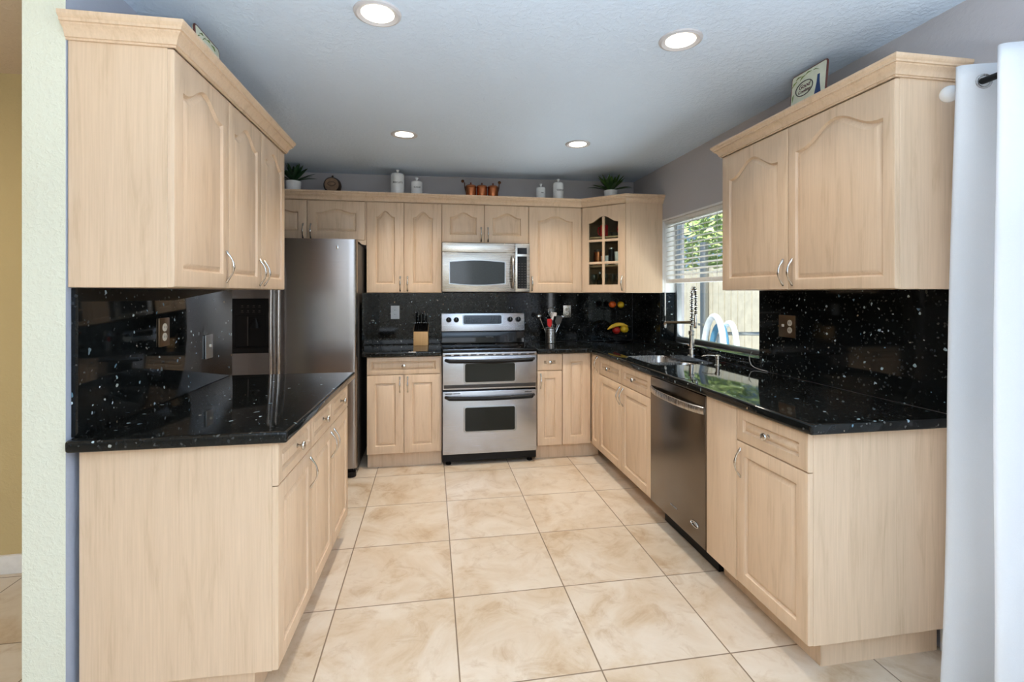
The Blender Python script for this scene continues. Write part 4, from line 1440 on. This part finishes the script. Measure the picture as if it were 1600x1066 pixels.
# black slotted top face
f0, f1 = Vector((0, .0, .118)), Vector((0, .105, .180))
fn = Vector((0, -(f1 - f0).z, (f1 - f0).y)).normalized()
fd_ = (f1 - f0).normalized()
mb = MB()
c0 = f0 + fd_ * .006 + fn * .0005
for sx_ in (-.060, .060):
    for q in (c0, f0 + fd_ * .116 + fn * .0005, f0 + fd_ * .116 + fn * .003, c0 + fn * .003):
        mb.v.append((sx_, q.y, q.z))
mb.quad([0, 1, 2, 3]); mb.quad([7, 6, 5, 4])
for i in range(4):
    j = (i + 1) % 4
    mb.quad([i, 4 + i, 4 + j, j])
mb.build('slotted_face', 'black', blk, smooth=0)
def knife(label, x, along, L2, wd, group):
    p = f0 + fd_ * along + fn * .0035
    rot = kb.rotation_euler.to_matrix()
    wl = Vector(kb.location) + rot @ (Vector((x, 0, 0)) + p)
    o = thing('knife', label, 'knife', wl, kb.rotation_euler.z, group)
    prf = [(0, .75), (.15, .8), (.5, 1.0), (.8, .95), (1.0, .6)]
    mb = MB().tube([tuple(fn * (L2 * t) - fd_ * .004 * math.sin(t * 3)) for t, _ in prf], [wd * s_ for _, s_ in prf], n=8, flat=.55, up=(1, 0, 0) if False else tuple(fd_))
    h_ = mb.build('handle', 'black', o)
    MB().lathe([(wd * .5, 0), (wd * .45, .003)], tuple(fn * (L2 - .001)), n=10).build('end_cap', 'steel', h_)
    return o
for k_ in range(6):
    knife('black handled steak knife in the front row of the knife block', -.046 + .0185 * k_, .034, .070, .0085, 'steak knives in the front row of the block')
knife('long black handled chef knife at the left of the back row of the knife block', -.040, .088, .140, .013, None)
knife('black handled bread knife second from left in the back row of the knife block', -.012, .090, .118, .012, None)
knife('black handled carving knife third from left in the back row of the knife block', .015, .092, .130, .012, None)
knife('black handled utility knife at the right of the back row of the knife block', .042, .090, .112, .011, None)

crx, cry = 1.072, 4.285
cr = thing('utensil_crock', 'ribbed stainless utensil crock on the counter right of the range', 'crock', (crx, cry, 0.9142))
pf = [(.046, 0), (.048, .004)]
for k_ in range(9):
    z_ = .012 + k_ * .014
    pf += [(.048, z_), (.0462, z_ + .004), (.0462, z_ + .007), (.048, z_ + .011)]
pf += [(.0485, .140), (.0465, .141), (.045, .132), (.044, .01), (.001, .009)]
MB().lathe(pf, n=32).build('crock', 'steel', cr)
def utensil(name, label, cat, dx, dy, tx, ty, L2, head):
    """handle goes from inside the crock outwards; head(mb, tip, dir)"""
    o = thing(name, label, cat, (crx + dx, cry + dy, 0.926))
    d_ = Vector((tx, ty, 1)).normalized()
    tip = d_ * L2
    MB().tube([(0, 0, 0), tuple(tip * .5), tuple(tip)], [.004, .0042, .0036], n=8).build('handle', 'steel', o)
    head(o, tip, d_)
    return o
def ladle_head(r):
    def f(o, tip, d_):
        MB().ball(tuple(tip + d_ * r * .6), r, 16, 10, sq=(1, .62, .9)).build('bowl', 'chrome', o)
    return f
def whisk_head(o, tip, d_):
    mb = MB()
    for k_ in range(6):
        a = PI * k_ / 6
        u = Vector((math.cos(a), math.sin(a), 0)); u = (u - d_ * u.dot(d_)).normalized()
        mb.tube([tuple(tip + d_ * (.115 * math.sin(PI * t / 2 if t <= 1 else PI * (2 - t) / 2) if False else tip * 0 + d_ * (.0575 * (1 - math.cos(PI * t)))) + u * .034 * math.sin(PI * t) ** 1.0 * (1 if True else 0)) if False else tuple(tip + d_ * (.11 * (1 - abs(2 * t - 1) ** 1.6)) + u * .036 * math.sin(2 * PI * t) * (.55 + .45 * (1 - abs(2 * t - 1)))) for t in [q / 24 for q in range(25)]], .0011, n=5)
    mb.build('wires', 'chrome', o)
def turner_head(mat, w_, h2):
    def f(o, tip, d_):
        x_ = Vector((1, 0, 0)); x_ = (x_ - d_ * x_.dot(d_)).normalized(); y_ = d_.cross(x_)
        mb = MB()
        for yy in (-.0015, .0015):
            for t, ww in ((0, .35), (.25, .9), (.9, 1.0), (1.0, .85)):
                mb.v += [tuple(tip + d_ * h2 * t - x_ * w_ * ww + y_ * yy), tuple(tip + d_ * h2 * t + x_ * w_ * ww + y_ * yy)]
        for b in (0, 8):
            for i in range(3):
                mb.quad([b + 2 * i, b + 2 * i + 1, b + 2 * i + 3, b + 2 * i + 2])
        for i in range(3):
            mb.quad([2 * i, 2 * i + 2, 8 + 2 * i + 2, 8 + 2 * i]); mb.quad([2 * i + 1, 2 * i + 3, 8 + 2 * i + 3, 8 + 2 * i + 1])
        mb.quad([0, 1, 9, 8]); mb.quad([6, 7, 15, 14])
        mb.build('blade', mat, o, smooth=25)
    return f
utensil('ladle', 'chrome ladle leaning left in the utensil crock', 'ladle', -.012, .0, -.40, .05, .235, ladle_head(.025))
utensil('whisk', 'wire balloon whisk standing tall in the utensil crock', 'whisk', .002, .012, .03, .05, .205, whisk_head)
utensil('spatula', 'red spatula at the front of the utensil crock', 'spatula', -.008, -.022, -.05, -.03, .135, turner_head('red', .022, .075))
utensil('slotted_turner', 'dark turner leaning right in the utensil crock', 'turner', .016, -.004, .30, .02, .16, turner_head('dark_grey', .030, .085))
utensil('spoon', 'chrome serving spoon leaning far right in the utensil crock', 'spoon', .014, .010, .48, .08, .235, ladle_head(.022))
utensil('skimmer', 'chrome skimmer behind the whisk in the utensil crock', 'skimmer', .006, .024, .14, .12, .20, turner_head('chrome', .030, .07))

# two tier wire fruit stand in the back corner
fx, fy = 1.688, 4.245
fs = thing('fruit_stand', 'two tier black wire fruit stand in the back corner', 'fruit stand', (fx, fy, 0.9142))
MB().tube([(0, .01, .0), (0, .01, .36)], .0035, n=8).build('post', 'black', fs)
def tier(z, r):
    mb = MB()
    for rr, zz in ((r, z), (r * .72, z - .018), (r * .4, z - .024)):
        mb.tube([(rr * math.cos(2 * PI * k_ / 28), .01 + rr * .85 * math.sin(2 * PI * k_ / 28), zz) for k_ in range(28)], .0018, n=5, closed=True)
    for k_ in range(8):
        a = 2 * PI * k_ / 8
        mb.tube([(r * math.cos(a), .01 + r * .85 * math.sin(a), z), (r * .72 * math.cos(a), .01 + r * .61 * math.sin(a), z - .018), (.0 * math.cos(a), .01, z - .026)], .0015, n=5)
    return mb.build('basket', 'black', fs)
tier(.095, .11); tier(.318, .085)
MB().tube([(.09 * math.cos(2 * PI * k_ / 28), .01 + .08 * math.sin(2 * PI * k_ / 28), .003) for k_ in range(28)], .003, n=6, closed=True).build('foot_ring', 'black', fs)
MB().tube([(.022 * math.cos(2 * PI * k_ / 20), .01, .382 + .022 * math.sin(2 * PI * k_ / 20)) for k_ in range(20)], .002, n=5, closed=True).build('ring_handle', 'black', fs)
def fruit(name, label, cat, mat, dx, dy, z, r, sq=(1, 1, .92), stem=True):
    o = thing(name, label, cat, (fx + dx, fy + dy, 0.9142 + z))
    nv = 12
    pr = []
    for i in range(nv + 1):
        a = PI * i / nv
        rr = math.sin(a) * r
        hh = -math.cos(a) * r * sq[2]
        if stem:
            hh -= .16 * r * math.exp(-((PI - a) / .35) ** 2)
        pr.append((max(rr, 1e-4), hh))
    MB().lathe(pr, n=22).build('flesh', mat, o)
    if stem:
        MB().tube([(0, 0, r * .72), (.002, 0, r * 1.0), (.004, 0, r * 1.12)], [.0016, .0014, .0018], n=6).build('stem', 'bark', o)
    return o
fruit('orange', 'orange-red fruit on the left of the upper fruit basket', 'fruit', 'orange', -.045, -.012, .350, .034)
fruit('lemon', 'yellow lemon on the right of the upper fruit basket', 'fruit', 'lemon', .032, -.020, .347, .032, (1, 1, .95), False)
fruit('apple', 'dark red apple in the lower fruit basket', 'fruit', 'apple', -.018, -.040, .115, .038)
fruit('lemon', 'yellow round fruit at the right of the lower fruit basket', 'fruit', 'lemon', .060, -.034, .124, .038, (1, 1, .95), False)
bn = thing('banana', 'yellow banana arching over the lower fruit basket', 'fruit', (fx, fy - .055, 0.9142))
bp_ = [(-.115 + .19 * t, -.02 + .018 * math.sin(PI * t), .118 + .062 * math.sin(PI * (.10 + .62 * t)) - .012) for t in [k_ / 12 for k_ in range(13)]]
MB().tube(bp_, [.004, .010, .0145, .0165, .0175, .018, .018, .0178, .017, .016, .0135, .009, .005], n=8).build('peel', 'banana', bn)
MB().tube([bp_[-1], (bp_[-1][0] + .012, bp_[-1][1], bp_[-1][2] - .004)], .004, n=6).build('stem', 'bark', bn)

# ------------------------------------------------------------------ things in the glass corner cabinet
ca, sa = math.cos(ang), math.sin(ang)
def incab(lx, ly, z):
    return (A0.x + ca * lx - sa * ly, A0.y + sa * lx + ca * ly, z)
ZL = (BZ0 + .0165, shelf_z[0] + .0005, shelf_z[1] + .0005)
def mug(label, lx, ly, z, mat, r=.034, h=.095):
    o = thing('mug', label, 'mug', incab(lx, ly, z))
    MB().lathe([(r * .92, 0), (r, .004), (r, h), (r * .93, h), (r * .9, h - .006), (r * .88, .008), (.001, .006)], n=24).build('cup', mat, o)
    MB().tube([(-r * .95, 0, h * .8), (-r * 1.5, -.0, h * .78), (-r * 1.7, 0, h * .5), (-r * 1.45, 0, h * .22), (-r * .95, 0, h * .2)], .005, n=8).build('handle', mat, o)
    return o
mug('red mug on the top shelf behind the left pane of the corner cabinet', .175, .085, ZL[2], 'red_mug', .034, .100)
mug('red mug at the right end of the top shelf of the corner cabinet', .345, .10, ZL[2], 'red_mug', .030, .105)
tag(MB().lathe([(.018, 0), (.030, .01), (.042, .035), (.040, .036), (.028, .014), (.001, .008)], incab(.262, .11, ZL[2]), n=24).build('bowl', 'dark_grey'), 'small dark bowl on the top shelf of the corner cabinet', 'bowl')
o = thing('storage_jar', 'copper coloured jar on the middle shelf of the corner cabinet', 'jar', incab(.118, .085, ZL[1]))
MB().lathe([(.037, 0), (.038, .004), (.038, .118)], n=26).build('jar', 'copper', o)
MB().lathe([(.039, .1185), (.039, .135), (.036, .138)], n=26).build('lid', 'barrel_dark', o)
for k_, (lx, lab) in enumerate(((.190, 'left white cup stack on the middle shelf of the corner cabinet'),)):
    tag(MB().lathe([(.026, 0), (.032, .03), (.033, .03), (.034, .055), (.036, .08), (.033, .08), (.028, .01), (.001, .008)], incab(lx, .075, ZL[1]), n=24).build('cup', 'white'), 'white cup beside the copper jar on the middle shelf of the corner cabinet', 'cup')
o = thing('storage_jar', 'black canister on the middle shelf behind the right panes of the corner cabinet', 'jar', incab(.250, .070, ZL[1]))
MB().lathe([(.025, 0), (.026, .003), (.026, .135)], n=22).build('jar', 'black', o)
MB().lathe([(.0265, .1355), (.0265, .148), (.02, .150)], n=22).build('lid', 'steel', o)
tag(MB().lathe([(.040, 0), (.044, .006), (.052, .11), (.049, .11), (.042, .010), (.001, .008)], incab(.325, .085, ZL[1]), n=26).build('pitcher', 'white'), 'white tumbler at the right of the middle shelf of the corner cabinet', 'cup')
o = thing('bottle', 'olive yellow bottle on the bottom shelf of the corner cabinet', 'bottle', incab(.135, .085, ZL[0]))
MB().lathe([(.024, 0), (.026, .004), (.026, .09), (.012, .125), (.010, .15)], n=20).build('glass_body', 'olive', o)
MB().lathe([(.011, .1505), (.011, .168)], n=14).build('cap', 'steel', o)
def wineglass(label, lx, ly, h=.15):
    o = thing('wine_glass', label, 'glass', incab(lx, ly, ZL[0]), group='wine glasses on the bottom shelf of the corner cabinet')
    MB().lathe([(.028, 0), (.027, .002), (.004, .006), (.0035, h * .42), (.012, h * .48), (.028, h * .62), (.031, h * .78), (.026, h), (.025, h), (.029, h * .78), (.001, h * .5)], n=22, cap=False).build('glass_bowl', 'glass', o)
    return o
wl_ = 'clear wine glass on the bottom shelf of the corner cabinet'
wineglass(wl_, .085, .075); wineglass(wl_, .195, .070); wineglass(wl_, .255, .085); wineglass(wl_, .318, .075); wineglass(wl_, .290, .15)

# ------------------------------------------------------------------ outdoors behind the sink window
struct(MB().box(2.2, -4, -.35, 14, 18, -.30).build('patio_ground', 'patio', smooth=0))
fe = thing('picket_fence', 'tall pale wooden board fence outside the window', 'fence', (3.95, 0, -.30))
mb = MB()
rnd = random.Random(9)
y_ = 1.5
while y_ < 13.5:
    mb.box(rnd.uniform(-.004, .004), y_, .02, .018, y_ + .122, 2.02 + rnd.uniform(-.01, .01))
    y_ += .142
mb.build('pickets', 'fence', fe, smooth=0)
mb = MB()
y_ = 1.43
while y_ < 13.5:
    mb.box(.0562, y_, .02, .072, y_ + .130, 2.0)
    y_ += .142
mb.build('rear_pickets', 'fence', fe, smooth=0)
MB().box(.0185, 1.5, .4, .055, 13.5, .49).box(.0185, 1.5, 1.55, .055, 13.5, 1.64).build('back_rails', 'fence', fe, smooth=0)
def tree(label, x, y, h, cr_, seed):
    rnd = random.Random(seed)
    o = thing('tree', label, 'tree', (x, y, -.30))
    MB().tube([(0, 0, 0), (.03, .02, h * .4), (0, .05, h * .75)], [.10, .08, .04], n=8).build('trunk', 'bark', o)
    mb = MB()
    for k_ in range(2600):
        while True:
            p = Vector((rnd.uniform(-1, 1), rnd.uniform(-1, 1), rnd.uniform(-1, 1)))
            if .35 < p.length < 1:
                break
        c_ = Vector((p.x * cr_, p.y * cr_, h * .72 + p.z * h * .36))
        a = Vector((rnd.gauss(0, 1), rnd.gauss(0, 1), rnd.gauss(0, .6))).normalized()
        b = a.orthogonal().normalized()
        l_ = rnd.uniform(.07, .14)
        k0 = len(mb.v)
        mb.v += [tuple(c_ - a * l_), tuple(c_ + b * l_ * .45), tuple(c_ + a * l_), tuple(c_ - b * l_ * .45)]
        mb.quad([k0, k0 + 1, k0 + 2, k0 + 3])
    mb.build('foliage', 'tree', o, smooth=0)
    return o
tree('leafy green tree behind the fence at the left of the window', 5.7, 10.6, 4.6, 1.5, 1)
tree('leafy green tree behind the fence in the middle of the window', 5.8, 7.55, 4.2, 1.4, 2)
tree('leafy green tree behind the fence at the right of the window', 5.4, 4.6, 4.0, 1.3, 3)
hs = thing('pool_hose', 'coiled white and blue pool hose outside the window', 'hose', (3.2, 5.09, -.30))
def loop(cy, rx, h0, h1, r, mat, x_):
    pts = [(x_ + .02 * math.sin(a), cy + rx * math.cos(a), (h0 + h1) / 2 + (h1 - h0) / 2 * math.sin(a)) for a in [2 * PI * k_ / 40 for k_ in range(40)]]
    MB().tube(pts, r, n=12, closed=True).build('hose_loop', mat, hs)
loop(.02, .200, .50, 1.40, .036, 'hose_white', 0)
loop(.0, .150, .52, 1.30, .034, 'hose_blue', .055)
loop(-.10, .16, .54, 1.33, .032, 'hose_white', .11)
MB().tube([(.05, 0, 0), (.05, 0, .56)], .025, n=10).build('stand_post', 'alu', hs)
MB().lathe([(.16, 0), (.16, .02), (.04, .04)], (.05, 0, 0), n=20).build('stand_base', 'alu', hs)
hr = thing('hand_rail', 'grey metal hand rail in front of the fence outside the window', 'rail', (3.40, 4.87, -.30))
MB().tube([(0, -.62, 0), (0, -.62, 1.24), (0, -.56, 1.262), (0, .40, 1.185), (0, .45, 1.16), (0, .45, 0)], .022, n=10).build('rail', 'alu', hr)
dp_ = thing('drain_pipe', 'grey vertical pipe against the fence outside the window', 'pipe', (3.88, 6.42, -.30))
MB().tube([(0, 0, 0), (0, 0, 2.4)], .055, n=12).build('pipe', 'alu', dp_)
MB().box(-.062, -.06, 1.2, .066, .06, 1.23).build('strap', 'alu', dp_)
